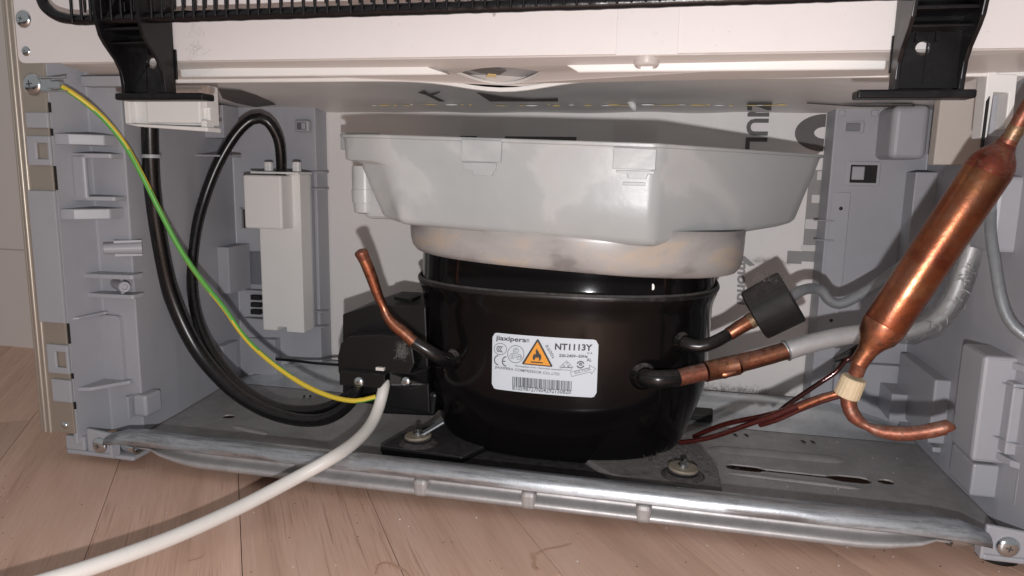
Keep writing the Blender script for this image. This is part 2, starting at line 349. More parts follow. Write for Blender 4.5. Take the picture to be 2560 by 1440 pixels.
def wood_mat():
    m, nt, p = new_mat('oak_plank'); tc = nt.nodes.new('ShaderNodeTexCoord'); oi = nt.nodes.new('ShaderNodeObjectInfo')
    ad = nt.nodes.new('ShaderNodeVectorMath'); ad.operation = 'MULTIPLY_ADD'; cx = nt.nodes.new('ShaderNodeCombineXYZ')
    for i in range(3): nt.links.new(oi.outputs['Random'], cx.inputs[i])
    ad.inputs[1].default_value = (7, 5, 3); nt.links.new(cx.outputs[0], ad.inputs[0]); nt.links.new(tc.outputs['Object'], ad.inputs[2])
    mp = nd(nt, 'ShaderNodeMapping'); mp.inputs['Scale'].default_value = (2.2, 26, 26); nt.links.new(ad.outputs[0], mp.inputs[0])
    n = tex(nt, 1.4, 5, .6, mp.outputs[0], dist=.8)
    c = ramp(nt, n.outputs[0], [(.3, (.55,.35,.26)), (.5, (.66,.43,.325)), (.7, (.72,.49,.385))])
    mp2 = nd(nt, 'ShaderNodeMapping'); mp2.inputs['Scale'].default_value = (20, 900, 900); nt.links.new(ad.outputs[0], mp2.inputs[0])
    n2 = tex(nt, 1, 3, .5, mp2.outputs[0], dist=.3); zone = tex(nt, 9, 3, .5, ad.outputs[0])
    f = mixc(nt, 1.0, ramp(nt, n2.outputs[0], [(.56, (0,0,0)), (.66, (.42,.42,.42))]), ramp(nt, zone.outputs[0], [(.42, (.06,.06,.06)), (.62, (1,1,1))]), 'MULTIPLY')
    fine = nd(nt, 'ShaderNodeMapping'); fine.inputs['Scale'].default_value = (40, 900, 900); nt.links.new(ad.outputs[0], fine.inputs[0])
    n7 = tex(nt, 1, 4, .65, fine.outputs[0]); c = mixc(nt, .35, c, ramp(nt, n7.outputs[0], [(.3, (.3,.3,.3)), (.7, (.7,.7,.7))]), 'SOFT_LIGHT')
    c = mixc(nt, f, c, (.27,.13,.085))
    hv = nd(nt, 'ShaderNodeHueSaturation'); mr = nt.nodes.new('ShaderNodeMapRange'); nt.links.new(oi.outputs['Random'], mr.inputs[0]); mr.inputs[3].default_value = .85; mr.inputs[4].default_value = 1.1
    nt.links.new(mr.outputs[0], hv.inputs['Value']); nt.links.new(c, hv.inputs['Color']); nt.links.new(hv.outputs[0], p.inputs['Base Color'])
    p.inputs['Roughness'].default_value = .5
    bp = nd(nt, 'ShaderNodeBump'); bp.inputs['Strength'].default_value = .15; bp.inputs['Distance'].default_value = .0006; bp.invert = True
    nt.links.new(f, bp.inputs['Height']); nt.links.new(bp.outputs[0], p.inputs['Normal'])
    return m
WOOD = wood_mat()
STAIN = mat('water_stain', (.47,.29,.20), .5, var=.2, vs=200)

def pan_screw(parent, c, axis, r, rot=0, name='screw'):
    """domed pan-head screw with a cross slot, one mesh of two materials"""
    axis = V(axis).normalized(); g = G()
    g.lathe(V(c)-axis*.0006, axis, [(0, r*1.0), (r*.18, r), (r*.38, r*.86), (r*.52, r*.6), (r*.58, r*.3), (r*.59, .0002)], 20)
    N = axis.orthogonal().normalized(); B = axis.cross(N)
    e1 = N*math.cos(rot)+B*math.sin(rot); e2 = axis.cross(e1); h = V(c)+axis*(r*.55-.0006)
    g.obox(h, e1*r*.30, e2*r*.06, axis*r*.05, 1); g.obox(h+axis*.00002, e2*r*.30, e1*r*.06, axis*r*.05, 1)
    return obj(name, g, [ZINC, SLOT], parent, smooth=50)

# ------------------------------------------------------------------ setting: parquet floor and the wall behind
ZF = .008; WY = at(20, 865, Z=ZF).y
floor = obj('floor', G().box(-3, 2.5, -1.5, WY, -.03, ZF-.0125), DARK, None, kind='structure')
PD = V((.56,-.83,0)).normalized(); PN = V((.83,.56,0)).normalized(); PW = .0715
pk = G().box(-.2297, .2297, -PW/2+.0002, PW/2-.0002, ZF-.012, ZF); pm = None
for k in range(-16, 10):
    n0 = PN.dot(at(1253, 1252, Z=ZF))+PW*k; off = random.random()*.45
    for j in range(-5, 4):
        c = PN*(n0+PW/2)+PD*(j*.46+off+.23)
        if c.y > .45 or c.y < -.55 or c.x < -1.5 or c.x > .75: continue
        if pm is None: o = obj('plank', pk, WOOD, floor); pm = o.data
        else:
            o = bpy.data.objects.new('plank', pm); C.objects.link(o); o.parent = floor
        o.matrix_local = Matrix.Translation(c) @ Matrix.Rotation(math.atan2(PD.y, PD.x), 4, 'Z')
        o.location.z = random.uniform(-.0001, .0001)
wall = obj('wall', G().box(-3, -.32, WY, WY+.04, -.02, .6), WALL, None, kind='structure')
obj('joint_line', G().box(-3, -.32, WY-.0006, WY-.0002, at(20,624,Y=WY).z, at(20,624,Y=WY).z+.0007), mat('joint_brown', (.42,.37,.34), .8), wall)  # faint horizontal line across the wall, a browner tone than the wall paint
# dried water stains on the planks
for pts, w in (([(1330,1382),(1332,1392),(1336,1400),(1334,1412),(1338,1420),(1347,1424)], .0011), ([(1336,1386),(1365,1372),(1400,1366),(1430,1358)], .0005),
               ([(938,1436),(945,1412),(958,1406),(975,1408),(995,1416),(1015,1428),(1024,1440)], .0006), ([(470,1402),(495,1396),(508,1390)], .0004)):
    g = G(); P = [at(x, y, Z=ZF+.00035) for x, y in pts]
    for a, b in zip(P[:-1], P[1:]):
        d = (b-a).normalized().cross(V((0,0,1))); k = random.uniform(.6,1.5)*w; g.add([a-d*k, b-d*w, b+d*w, a+d*k], [(0,1,2,3)])
    obj('stain_ring', g, STAIN, floor)

# ------------------------------------------------------------------ refrigerator body (all that is one with the cabinet)
fr = thing('refrigerator', (0, .2, 0), 'white refrigerator cabinet seen from behind with its open grey machine compartment', 'refrigerator')
# white back panel above the compartment
zp = .2563; g = G()
pl = [(.40, zp)]+[(.40, .36), (-.2895, .36)]
for k in range(5):
    a = math.radians(180+90*k/4); pl.append((-.2855+.004*math.cos(a), zp+.004+.004*math.sin(a)))
g.prism([(x, -.0012, z) for x, z in pl], (0, .0022, 0))
panel = obj('back_panel', g, WHITE, fr, bevel=.0003)
a = at(1541, 100, Y=0).x; b = at(1696, 100, Y=0).x
obj('tape_strip', G().box(a, b, -.0018, -.00122, zp-.0006, .34), TAPE, panel, bevel=.0003)
for x, y, r in ((60, 48, .0052), (65, 128, .0030)):
    pan_screw(panel, at(x, y, Y=-.0012), (0,-1,0), r, rot=.5)
g = G(); g.lathe(at(1236, 38, Y=-.0012), (0,-1,0), [(-.0002,.0009),(.0003,.0008),(.0005,.0003)], 10); obj('dried_droplet', g, TRIM, panel, smooth=60)
# underside trim: sloping strip, raised bars, wavy lip, lens shaped opening
yl = .036
def lipz(x):
    c = -.004; d = (x-c)/.036
    return .2488-.0062*math.exp(-d*d*1.1)
xs = [-.262+.008*i for i in range(66)]
def undz(y): return zp-.0003-(y/yl)*.0052
lens_c = V((-.003, .020)); 
def lens(rx, ry, n=18, up=.75):
    top = [(-rx+2*rx*k/n, ry*up*(1-(-1+2*k/n)**2)) for k in range(n+1)]
    bot = [(rx-2*rx*k/n, -ry*(1-(-1+2*k/n)**2)) for k in range(1, n)]
    return top+bot
# the strip itself (a plate with the lens hole), following the lip at its rear edge
outl = [(x, .0012) for x in xs]+[(x, yl) for x in reversed(xs)]
def lift(x, y): return V((x, y, (zp-.0003)+(lipz(x)+.0018-(zp-.0003))*(max(0,y)/yl)**1.0))
g = G()
hole = [(lens_c.x+px, lens_c.y+py) for px, py in lens(.0235, .0090, 18, 1.17)]
g.plate([[lift(x, y) for x, y in outl], [lift(x, y) for x, y in reversed(hole)]], (0, 0, .0012))
trim = obj('underside_trim', g, TRIM, fr, smooth=30)
g = G()
g.loft([[V((x, yl-.0012, lipz(x)+.0022)), V((x, yl-.0012, lipz(x)+.0002)), V((x, yl-.0004, lipz(x)-.0002)), V((x, yl+.001, lipz(x))), V((x, yl+.001, lipz(x)+.0024))] for x in xs], True)
obj('wavy_lip', g, WHITEP, trim, smooth=40)
for px0, px1, side in ((452, 1118, 'L'), (1444, 2212, 'R')):
    yb = .0100; x0 = at(px0, 188, Y=yb).x; x1 = at(px1, 186, Y=yb).x; g = G(); cs = []
    for k in range(15):
        x = x0+(x1-x0)*k/14; z = lift(x, yb).z; dr = z-(at(800, 190, Y=yb).z if side == 'L' else at(1800, 178, Y=yb).z)
        cs.append([V((x, yb+.0065, z+.0004)), V((x, yb+.0060, z-dr+.0008)), V((x, yb+.001, z-dr)), V((x, yb, z-dr+.0006)), V((x, yb-.0004, z-.0008)), V((x, yb-.0030, z+.0020))])
    if side == 'L': cs[-1] = [p+V((-.010, 0, 0)) if i in (0, 4, 5) else p for i, p in enumerate(cs[-1])]
    else: cs[0] = [p+V((-.006, 0, 0)) if i in (0, 4, 5) else p for i, p in enumerate(cs[0])]
    g.loft(cs, True); obj('rib', g, WHITEP, trim, bevel=.0004)
# lens opening: white rim in front, printed board showing behind it
g = G(); m = 24; rim = []
for k in range(m+1):
    t = -1+2*k/m; p = lift(lens_c.x+.0237*t, lens_c.y+.0106*(1-t*t)); q = .0002+.0012*(1-t*t)
    rim.append([p+V((0,-.0005,-.0002)), p+V((0,.0012,-.0003)), p+V((0,.0012,q)), p+V((0,.0002,q))])
g.loft(rim, True); obj('opening_rim', g, WHITEP, trim, smooth=40)
g = G(); g.plate([[lift(lens_c.x+px, lens_c.y+py)+V((0,0,.0042)) for px, py in lens(.030, .0190)]], (0,0,.0006)); obj('board_behind_opening', g, PRINTL, trim)
g = G(); g.plate([[lift(lens_c.x+px, lens_c.y+py)+V((0,0,.0036)) for px, py in ((-.0225,.001),(-.012,.0065),(-.002,.0078),(.003,.003),(-.004,.0005),(.006,-.002),(.003,-.005),(-.006,-.006),(-.013,-.004))]], (0,0,.0004)); obj('print_patch', g, PRINT, trim)
g = G(); g.plate([[lift(lens_c.x+px, lens_c.y+py)+V((0,0,.0031)) for px, py in ((-.010,.0092),(-.0045,.0096),(-.0035,.0065),(-.008,.0060))]], (0,0,.0004)); obj('glue_spot', g, GOLD, trim)
# small drain nub below the tape
c = at(1617, 150, Y=.008); g = G(); g.lathe(c+V((0,0,.006)), (0,-.15,-1), [(0,.0062),(.0085,.0062),(.0095,.0055),(.0098,.0046),(.0085,.0042)], 22); obj('drain_nub', g, TRIM, trim, smooth=40)

# liner board: ceiling and back wall
YB = .2
def czf(x, y):
    t = (y-yl-.0015)/(YB+.002-yl-.0015); e = max(0, abs(x)-.17)/.1
    return .2600-.0160*max(0, t)-.010*e*e*math.sin(math.pi*min(1, max(0, t)*1.15))
g = G(); ny, nx = 14, 60; rows_ = []
for j in range(ny+1):
    t = j/ny; y = yl+.0015+t*(YB+.002-yl); row = []
    for i in range(nx+1):
        x = -.268+.536*i/nx; z = czf(x, y)+.0012*noise.noise(V((x*22, y*22, 1)))
        row.append(V((x, y, z)))
    rows_.append(row)
g.loft(rows_, False, False)
ceil = obj('ceiling_liner', g, BOARD, fr, smooth=60)
g = G(); g.box(-.215, .215, YB, YB+.003, .018, .2462)
back = obj('rear_liner', g, BOARD, fr)
def print_rect(parent, x0, x1, z0, z1, m=PRINT, y=YB-.0003, name='print_patch'): return obj(name, G().box(x0, x1, y, y+.0002, z0, z1), m, parent)
def wtext(parent, txt, O, EX, EZ, m, bold=0, name='printed_text', shear=0):
    vs, fs = gtext(txt, bold); g = G(); g.add([V(O)+V(EX)*(x+shear*y)+V(EZ)*y for x, y in vs], fs); return obj(name, g, m, parent)
yp = YB-.0004
# "NUL" printed turned by a quarter on the rear liner
o1 = at(1925, 262, Y=yp); o2 = at(1918, 372, Y=yp); o3 = at(1862, 372, Y=yp)
wtext(back, 'NUL', V((o3.x, yp, at(1900, 246, Y=yp).z)), (0,0,-(at(1900,246,Y=yp).z-at(1900,374,Y=yp).z)), (o1.x-o3.x, 0, 0), PRINT, .03)
# round letter at the edge of the board
c = at(2062, 332, Y=yp); g = G(); R1 = .0215; ol = [(c.x+R1*math.cos(t)*.95, c.z+R1*math.sin(t)*.62) for t in [math.pi*(.5+k/16) for k in range(17)]]
il = [(c.x+.012*math.cos(t)*.6, c.z+.012*math.sin(t)*.35) for t in [math.pi*(1.5-k/16) for k in range(17)]]
ol = [(x, z) for x, z in ol]; g.plate([[(x, yp, z) for x, z in ol+il]], (0,.0002,0)); obj('printed_letter', g, PRINT, back)
# maker's mark low on the right, text turned by a quarter
a = at(1852, 655, Y=yp); b = at(1838, 760, Y=yp)
wtext(back, 'mondi', V((b.x-.0005, yp, a.z)), (.0015, 0, -(a.z-b.z)), (.0085,0,0), PRINTL, .035, shear=.02)
a = at(1846, 641, Y=yp); g = G(); g.plate([[a+V(q) for q in ((0,0,.001),(.0045,0,.0005),(.0125,0,-.0062),(.0085,0,-.0072),(.001,0,-.002),(.0012,0,-.006),(0,0,-.006))]], (0,.0002,0)); obj('printed_arrow', g, PRINTL, back)
# printed grey column with white bars
xa, xb = at(2012, 560, Y=yp).x, .1985
print_rect(back, xa, xb, at(2040,655,Y=yp).z, at(2040,425,Y=yp).z, PRINTL)
print_rect(back, at(1968,640,Y=yp).x, xa, at(2000,660,Y=yp).z, at(2000,628,Y=yp).z, PRINTL)
for y0, y1, px in ((428,450,2044), (487,507,2030), (548,572,2014), (612,627,2003)):
    print_rect(back, at(px, y0, Y=yp).x, xb+.0005, at(px, y1, Y=yp).z, at(px, y0, Y=yp).z, WPRINT, YB-.0006)
for px0, px1 in ((1150, 1192), (1262, 1441)): print_rect(back, at(px0, 345, Y=yp).x, at(px1, 345, Y=yp).x, at(1300, 362, Y=yp).z, at(1300, 341, Y=yp).z)
# prints and glue beads on the ceiling
def ceil_pt(px, py, dz=-.0014):
    for k in range(330):
        y = yl+.002+k*.0005; p = at(px, py, Y=y)
        if p.z >= czf(p.x, y)+dz: return p
    return at(px, py, Y=YB-.002)
for poly, m in (([(1045,232),(1060,228),(1075,236),(1100,230),(1098,233),(1080,239),(1112,254),(1098,254),(1065,238)], PRINT), ([(1192,232),(1255,242),(1330,248),(1395,246),(1395,254),(1225,254)], PRINT),
                ([(545,222),(600,226),(640,238),(690,262),(640,268),(590,258),(556,246)], PRINT), ([(2016,259),(2150,268),(2290,268),(2280,262),(2100,262),(2020,257)], PRINT), ([(1868,258),(1930,258),(1928,276),(1920,276),(1880,262),(1880,276),(1868,276)], PRINT)):
    P = [ceil_pt(x, y) for x, y in poly]
    try: g = G(); g.plate([P], (0,0,.0003)); obj('print_patch', g, m, ceil)
    except Exception: pass
for i in range(44):
    px = 940+i*24+random.uniform(-9, 9)
    if random.random() < .3 or px > 1960: continue
    p = ceil_pt(px, 263+random.uniform(-1.5,1.5)); l = random.uniform(.001,.005); r = random.uniform(.0003,.0007)
    obj('glue_bead', G().tube([p-V((l,0,0)), p, p+V((l,0,0))], [r*.5, r, r*.4], 8), GOLD if i % 4 else WHITEP, ceil, smooth=60)
c = ceil_pt(1582, 262); obj('foam_crumb', G().tube([c+V((-.003,0,.002)), c+V((0,-.001,-.0005)), c+V((.0015,0,-.0035)), c+V((.002,0,-.0045))], [.001,.0022,.0017,.0006], 8, wob=.7), WHITEP, ceil, smooth=60)

# champagne steel edge strip on the left
g = G(); z0 = .0285
g.box(-.2975, -.2730, -.0005, .0004, z0, .36)
g.box(-.2985, -.2972, -.0006, .05, z0, .36)
g.box(-.2738, -.2730, .0004, .006, z0, .36)
strip = obj('edge_strip', g, CHAMP, fr, bevel=.0004)
for x in (-.2950, -.2912):
    g = G(); g.loft([[V((x-.0013*math.cos(math.pi*k/8), -.0004-.0012*math.sin(math.pi*k/8), z)) for k in range(9)] for z in (z0-.0005, .36)], True); obj('bead', g, CHAMP, strip, smooth=70)
pan_screw(strip, at(84, 211, Y=-.0005), (0,-1,0), .0066, rot=.9)
g = G(); g.lathe(at(163, 1063, Y=-.0005), (0,-1,0), [(0,.0024),(.0008,.0022),(.0014,.0012),(.0015,.0003)], 14); obj('rivet', g, ZINC, strip, smooth=50)
# earth clip next to the large screw
p = at(118, 212, Y=-.001); g = G()
g.box(p.x-.004, p.x+.014, -.0022, -.0008, p.z-.0042, p.z-.0034); g.box(p.x-.004, p.x+.014, -.0022, -.0008, p.z+.0034, p.z+.0044); g.box(p.x-.006, p.x+.003, -.0016, -.0008, p.z-.0034, p.z+.0034)
g.box(p.x+.0005, p.x+.0095, -.0020, .0012, p.z-.0022, p.z+.0018)
obj('earth_clip', g, ZINC, strip, bevel=.0003)

# left grey side housing: a stepped plastic wall
def housing_wall(path, z0, z1, th, name, parent, m=GREY):
    g = G(); n = len(path); P = [V((x, y, 0)) for x, y in path]; out = []
    for i in range(n):
        d = (P[min(i+1,n-1)]-P[max(i-1,0)]).normalized(); out.append(P[i]+V((-d.y, d.x, 0))*th)
    ring = [*P, *reversed(out)]
    g.prism([p+V((0,0,z0)) for p in ring], (0,0,z1-z0)); return obj(name, g, m, parent, bevel=.0008, seg=2)
WA, WB = (-.2720, -.0002), (-.2712, .0285)
lh = housing_wall([(-.2728, .0008), WB, (-.2475, .0300), (-.2505, .07), (-.2620, .1660), (-.2200, .1760), (-.1945, .1800), (-.1940, .1985)], .0208, .262, .003, 'side_housing', fr)
def ybox(x0, x1, y0, y1, z0, z1): return G().box(x0, x1, y0, y1, z0, z1)
# clips that reach over the steel strip (pixel rows measured on the strip plane)
def zrow(py, px=120): return at(px, py, Y=-.002).z
for (ya, yb, pxl, holed) in ((281, 320, 64, 0), (340, 414, 68, 1), (477, 806, 84, 0), (860, 931, 118, 1), (946, 1001, 130, 0)):
    za, zb = zrow(yb), zrow(ya); xl = at(pxl+1, (ya+yb)/2, Y=-.002).x
    lo = [(xl, za), (-.2712, za), (-.2712, zb), (xl, zb)]; loops = [[(x, -.0026, z) for x, z in lo]]
    if holed:
        dz = (zb-za); hx0 = xl+.0065; hx1 = -.2732; loops.append([(x, -.0026, z) for x, z in ((hx0, za+dz*.22), (hx0, zb-dz*.24), (hx1, zb-dz*.24), (hx1, za+dz*.22))])
    g = G(); g.plate(loops, (0, .0019, 0)); obj('clip', g, GREY, lh, bevel=.0006)
# dark gaps along the strip edge
for ya, yb in ((255, 280), (321, 339), (415, 475), (808, 858), (932, 945), (1003, 1020)):
    z1, z0_ = zrow(ya), zrow(yb); obj('slot', G().box(-.2729, -.2717, .0004, .0014, z0_, z1), DARK, lh)
# face ledges, screw bosses and pockets on the side wall, placed by depth on the wall
FY = .0290
def fpt(px, py): return at(px, py, Y=FY)
XA = -.2716
def ledge(px0, px1, py0, py1, d, name='rib'):
    ya = max(.002, at(px0, (py0+py1)/2, X=XA).y); yb2 = FY-d; a = at(px1, py0, Y=yb2); b = at(px1, py1, Y=yb2); x1 = a.x
    m = .35; poly = [(XA-.001, ya), (XA+(x1-XA)*m, ya+(yb2-ya)*m*.4), (x1-.001, yb2), (x1, yb2+.001), (x1, FY+.001), (XA-.001, FY+.001)]
    g = G(); g.prism([(x, y, b.z) for x, y in poly], (0, 0, a.z-b.z)); return obj(name, g, GREY, lh, bevel=.0006)
ledge(140, 257, 337, 364, .012); ledge(182, 275, 384, 396, .010); ledge(188, 285, 492, 503, .010); ledge(150, 272, 522, 548, .012)
ledge(214, 330, 688, 700, .009); ledge(222, 332, 738, 749, .009); 
ya = at(183, 440, X=XA).y; a = at(183, 388, Y=ya); b = at(217, 500, Y=ya); g = G(); g.box(XA-.001, b.x, ya, ya+.0035, b.z, a.z); obj('rib', g, GREY, lh, bevel=.0016, seg=3)
for px, py, dx in ((258, 622, -1), (312, 718, 1)):
    c = at(px, py, Y=FY-.010); g = G()
    d = V((.55*(-dx), .42, 0)).normalized()
    g.lathe(c, d, [(.0012,.0009),(.0012,.0014),(0,.0018),(0,.0030),(.0005,.0035),(.022,.0041)], 18); obj('screw_boss', g, GREY, lh, smooth=40)
    g = G(); e = c+d*.014; g.obox(e, d*.008, V((0,0,1))*.0052, d.cross(V((0,0,1)))*.0010); obj('boss_web', g, GREY, lh, bevel=.0003)
# shallow tray shaped relief near the bottom
g = G(); a = fpt(262, 785); b = fpt(318, 955)
pts = rrect(XA, b.x, b.z, a.z, .003); g.prism([(x, FY-.0030, z) for x, z in pts], (0, .004, 0)); obj('relief_panel', g, GREY, lh, bevel=.001)
ledge(182, 262, 780, 787, .004); ledge(196, 322, 953, 962, .004)
# slotted foot of the housing
for px0, px1, py0, py1, d in ((262, 272, 990, 1060, .006), (236, 242, 1000, 1068, .006), (330, 340, 985, 1040, .006)):
    a = fpt(px0, py0); b = fpt(px1, py1); obj('rib', G().box(a.x, b.x, FY-d, FY+.001, b.z, a.z), GREY, lh, bevel=.0004)
a = at(335, 985, Y=FY-.002); b = at(372, 1042, Y=FY-.002); obj('foot_block', G().box(a.x, b.x, FY-.004, FY+.012, b.z, a.z), GREY, lh, bevel=.002, seg=3)
# upper left cross pieces and brackets deeper in
def cbox(px0, py0, px1, py1, Y, d, name='rib', m=GREY, parent=None, bv=.0006):
    a = at(px0, py0, Y=Y); b = at(px1, py1, Y=Y); return obj(name, G().box(min(a.x,b.x), max(a.x,b.x), Y, Y+d, min(a.z,b.z), max(a.z,b.z)), m, parent or lh, bevel=bv)
cbox(490, 615, 575, 735, .135, .03, 'pocket_block'); cbox(455, 262, 560, 345, .125, .02, 'cross_rib'); cbox(440, 385, 545, 392, .11, .03, 'cross_rib')
cbox(200, 190, 300, 215, .020, .012, 'top_ledge'); cbox(250, 895, 262, 905, .06, .002, 'slot', DARK)
cbox(480, 860, 560, 935, .125, .02, 'pocket_block'); cbox(560, 840, 690, 940, .165, .012, 'pocket_block')
# vents and window recess on the panel that carries the control box
for k, (y0, y1) in enumerate(((738,751),(757,769),(774,787))): cbox(626, y0, 650, y1, .1628, .004, 'vent_slot', DARK, bv=0)
cbox(612, 725, 655, 733, .158, .006); cbox(608, 795, 655, 800, .158, .006)
cbox(612, 628, 652, 712, .1668, .0015, 'window_recess', mat('grey_recess', (.16,.165,.185), .6)); cbox(600, 622, 612, 720, .163, .006, 'window_frame')
cbox(598, 520, 604, 572, .160, .004); cbox(604, 524, 616, 570, .1632, .002, 'window_recess', DARK)
cbox(735, 300, 772, 330, .1700, .006, 'latch_frame', bv=.0015); cbox(741, 306, 764, 324, .1692, .002, 'latch_recess', mat('grey_recess_dark', (.12,.125,.14), .6)); cbox(752, 307, 762, 323, .1685, .002, 'latch_tongue')
for y in (428, 470, 777, 815): cbox(775, y, 812, y+5, .172, .008)
cbox(776, 430, 782, 820, .174, .006)

# right grey side housing
rh = housing_wall([(.1990, .1985), (.1995, .1860), (.2640, .1880), (.2660, .10), (.2690, .034), (.2728, .0008)], .0208, .262, -.003, 'side_housing', fr)
a = at(2236, 262, Y=.150); b = at(2316, 398, Y=.150); obj('raised_pocket', G().box(a.x, b.x, .150, .188, b.z, a.z), GREY, rh, bevel=.0042, seg=4)
def rbox(px0, py0, px1, py1, Y, d, name='rib', m=GREY, bv=.0006): return cbox(px0, py0, px1, py1, Y, d, name, m, rh, bv)
RD = .1845
rbox(2108, 300, 2162, 334, RD-.0015, .004, 'latch_frame', bv=.0016); rbox(2116, 307, 2150, 328, RD-.0022, .001, 'latch_recess', mat('grey_recess_mid', (.19,.195,.215), .6), bv=.0006)
rbox(2118, 403, 2198, 466, RD-.0012, .003, 'latch_frame'); rbox(2128, 412, 2190, 458, RD-.0016, .001, 'latch_recess', DARK, 0); rbox(2132, 416, 2160, 450, RD-.0030, .002, 'latch_tongue')
for px in (2108, 2190): rbox(px-10, 275, px+6, 290, RD-.002, .004, 'hook')
for y in (549, 598): rbox(2036, y, 2086, y+5, RD-.003, .004)
rbox(2083, 480, 2088, 900, RD-.0015, .003)
for px, py in ((2101, 521), (2077, 800)):
    g = G(); g.lathe(at(px, py, Y=RD), (0,-1,0), [(-.001,.0022),(.0008,.0021),(.0016,.0012),(.0018,.0003)], 12); obj('rivet', g, BLACKP, rh, smooth=50)
rbox(2290, 430, 2325, 800, .165, .02, 'corner_post'); rbox(2040, 870, 2075, 990, RD-.001, .003); rbox(2090, 905, 2290, 1000, RD-.006, .008, 'lower_band'); rbox(2230, 985, 2315, 1060, .150, .03, 'pocket_block')
# lower right posts
a = at(2338, 950, Y=.105); b = at(2432, 1118, Y=.105); g = G(); g.box(a.x, b.x, .105, .175, b.z, a.z); obj('post', g, GREY, rh, bevel=.0012)
a = at(2330, 1118, Y=.108); b = at(2425, 1140, Y=.108); obj('post_foot', G().box(a.x+.0005, b.x, .108, .16, b.z, a.z), GREY, rh, bevel=.001)
FYR = .034
def rf(px0, py0, px1, py1, Y, d, name='rib', bv=.0008): return rbox(px0, py0, px1, py1, Y, d, name, GREY, bv)
rf(2462, 890, 2700, 1180, FYR, .03, 'corner_panel', .002); rf(2434, 1160, 2640, 1262, FYR+.004, .03, 'corner_foot', .0012)
rf(2500, 440, 2700, 640, .052, .03, 'corner_panel', .002)
for px0, py0, px1, py1, dd in ((2528, 905, 2640, 930, .014), (2500, 955, 2640, 968, .017), (2478, 1090, 2640, 1102, .016), (2488, 1130, 2660, 1162, .020)):
    a = at(px0, py0, Y=FYR); b = at(px1, py1, Y=FYR); x0, x1 = a.x, b.x
    g = G(); g.prism([(x0, FYR+.002, b.z), (x0+.003, FYR-dd*.5, b.z), (x0+.012, FYR-dd, b.z), (x1, FYR-dd, b.z), (x1, FYR+.002, b.z)], (0,0,a.z-b.z)); obj('rib', g, GREY, rh, bevel=.0005)
rf(2535, 960, 2545, 1140, FYR-.008, .012); rf(2548, 1180, 2556, 1270, .020, .02)
# foot corners with screws
for s, sx, sy in ((-1, 240, 1118), (1, 2527, 1376)):
    p = at(sx, sy, Y=.0); g = G(); x = p.x; z = p.z
    g.box(x-.0265 if s < 0 else x-.010, x+.024 if s < 0 else x+.040, .0035, .034, z-.0085, z-.0055)
    g.prism([(x-.010, .0035, z-.0055), (x+.010, .0035, z-.0055), (x+.010, .0035, z+.008), (x-.010, .0035, z+.010)], (0,.003,0))
    g.box(x-.0265 if s < 0 else x+.012, x-.012 if s < 0 else x+.040, .0035, .010, z-.0055, z+.004)
    ft = obj('corner_foot', g, GREY, fr, bevel=.0010)
    pan_screw(ft, V((x, .0035, z)), (0,-1,0), .0054, rot=.6)
    xn = x+(.012 if s < 0 else -.012)
    obj('divider', G().box(xn-.0012-.0, xn+.0006, -.001, .006, z-.0056, z+.0045), GREY, ft, bevel=.0004)
    g = G(); sg = 1 if s < 0 else -1
    g.lathe(V((xn+.002*sg, .010, z-.0008)), (sg, -.25, 0), [(0,.0042),(.010,.0042),(.0105,.0040),(.0112,.0040),(.0112,.0026),(.006,.0024)], 18); obj('spacer_nut', g, ZINC, ft, smooth=40)
    g = G(); g.lathe(V((x+.004, .022, ZF)), (0,0,1), [(0,.0095),(.002,.010),(.005,.0095),(.010,.006)], 20); obj('levelling_pad', g, RUBBER, ft, smooth=40)

# ------------------------------------------------------------------ galvanised base tray under the compressor
bt = thing('base_tray', (0, .1, .0165), 'galvanised steel base tray with rolled front rail under the black compressor', 'steel tray')
ZT = .0205
def tz(px, py): p = at(px, py, Z=ZT); return (p.x, p.y)
def slot(pts): return [V((x, y, ZT)) for x, y in pts]
outl = [(-.268,.0075),(.272,.0075),(.272,.197),(-.268,.197)]
holes = []
a = V(tz(1815,1165)); b = V(tz(2178,1203)); d = (b-a).normalized(); nrm = V((-d.y, d.x)); L = (b-a).length
pr = [(0,.0)]; up, dn = [], []
for t, w in ((.0,.0012),(.015,.0036),(.05,.0046),(.21,.0046),(.25,.0036),(.28,.0022),(.70,.0022),(.74,.0040),(.80,.0052),(.94,.0052),(.985,.0036),(1,.0012)):
    c = a+d*(t*L); up.append(c+nrm*w); dn.append(c-nrm*w)
holes.append(slot([tuple(p) for p in up+dn[::-1]]))
for px, py, r in ((2215,1204,.0040), (1943,1107,.0011), (572,1041,.0040), (2050+0,1000+0,.0) ):
    if r: c = tz(px, py); holes.append([V((c[0]+r*1.25*math.cos(k*.52), c[1]+r*math.sin(k*.52), ZT)) for k in range(12)])
xm = -.03; g = G()
g.plate([slot([(-.268,.0075),(xm,.0075),(xm,.197),(-.268,.197)])]+[h for h in holes if h[0].x < xm], (0,0,-.001))
fl = obj('tray_floor', g, GALVF, bt)
y1, y2 = .082, .096   # the right half in two sheets so every hole sits in a simple sheet
g = G(); g.plate([slot([(xm,.0075),(.272,.0075),(.272,y2),(xm,y2)])]+[h for h in holes if h[0].x > xm and h[0].y < y2], (0,0,-.001)); obj('tray_floor', g, GALVF, bt)
g = G(); g.plate([slot([(xm,y2),(.272,y2),(.272,.197),(xm,.197)])]+[h for h in holes if h[0].x > xm and h[0].y > y2], (0,0,-.001)); obj('tray_floor', g, GALVF, bt)
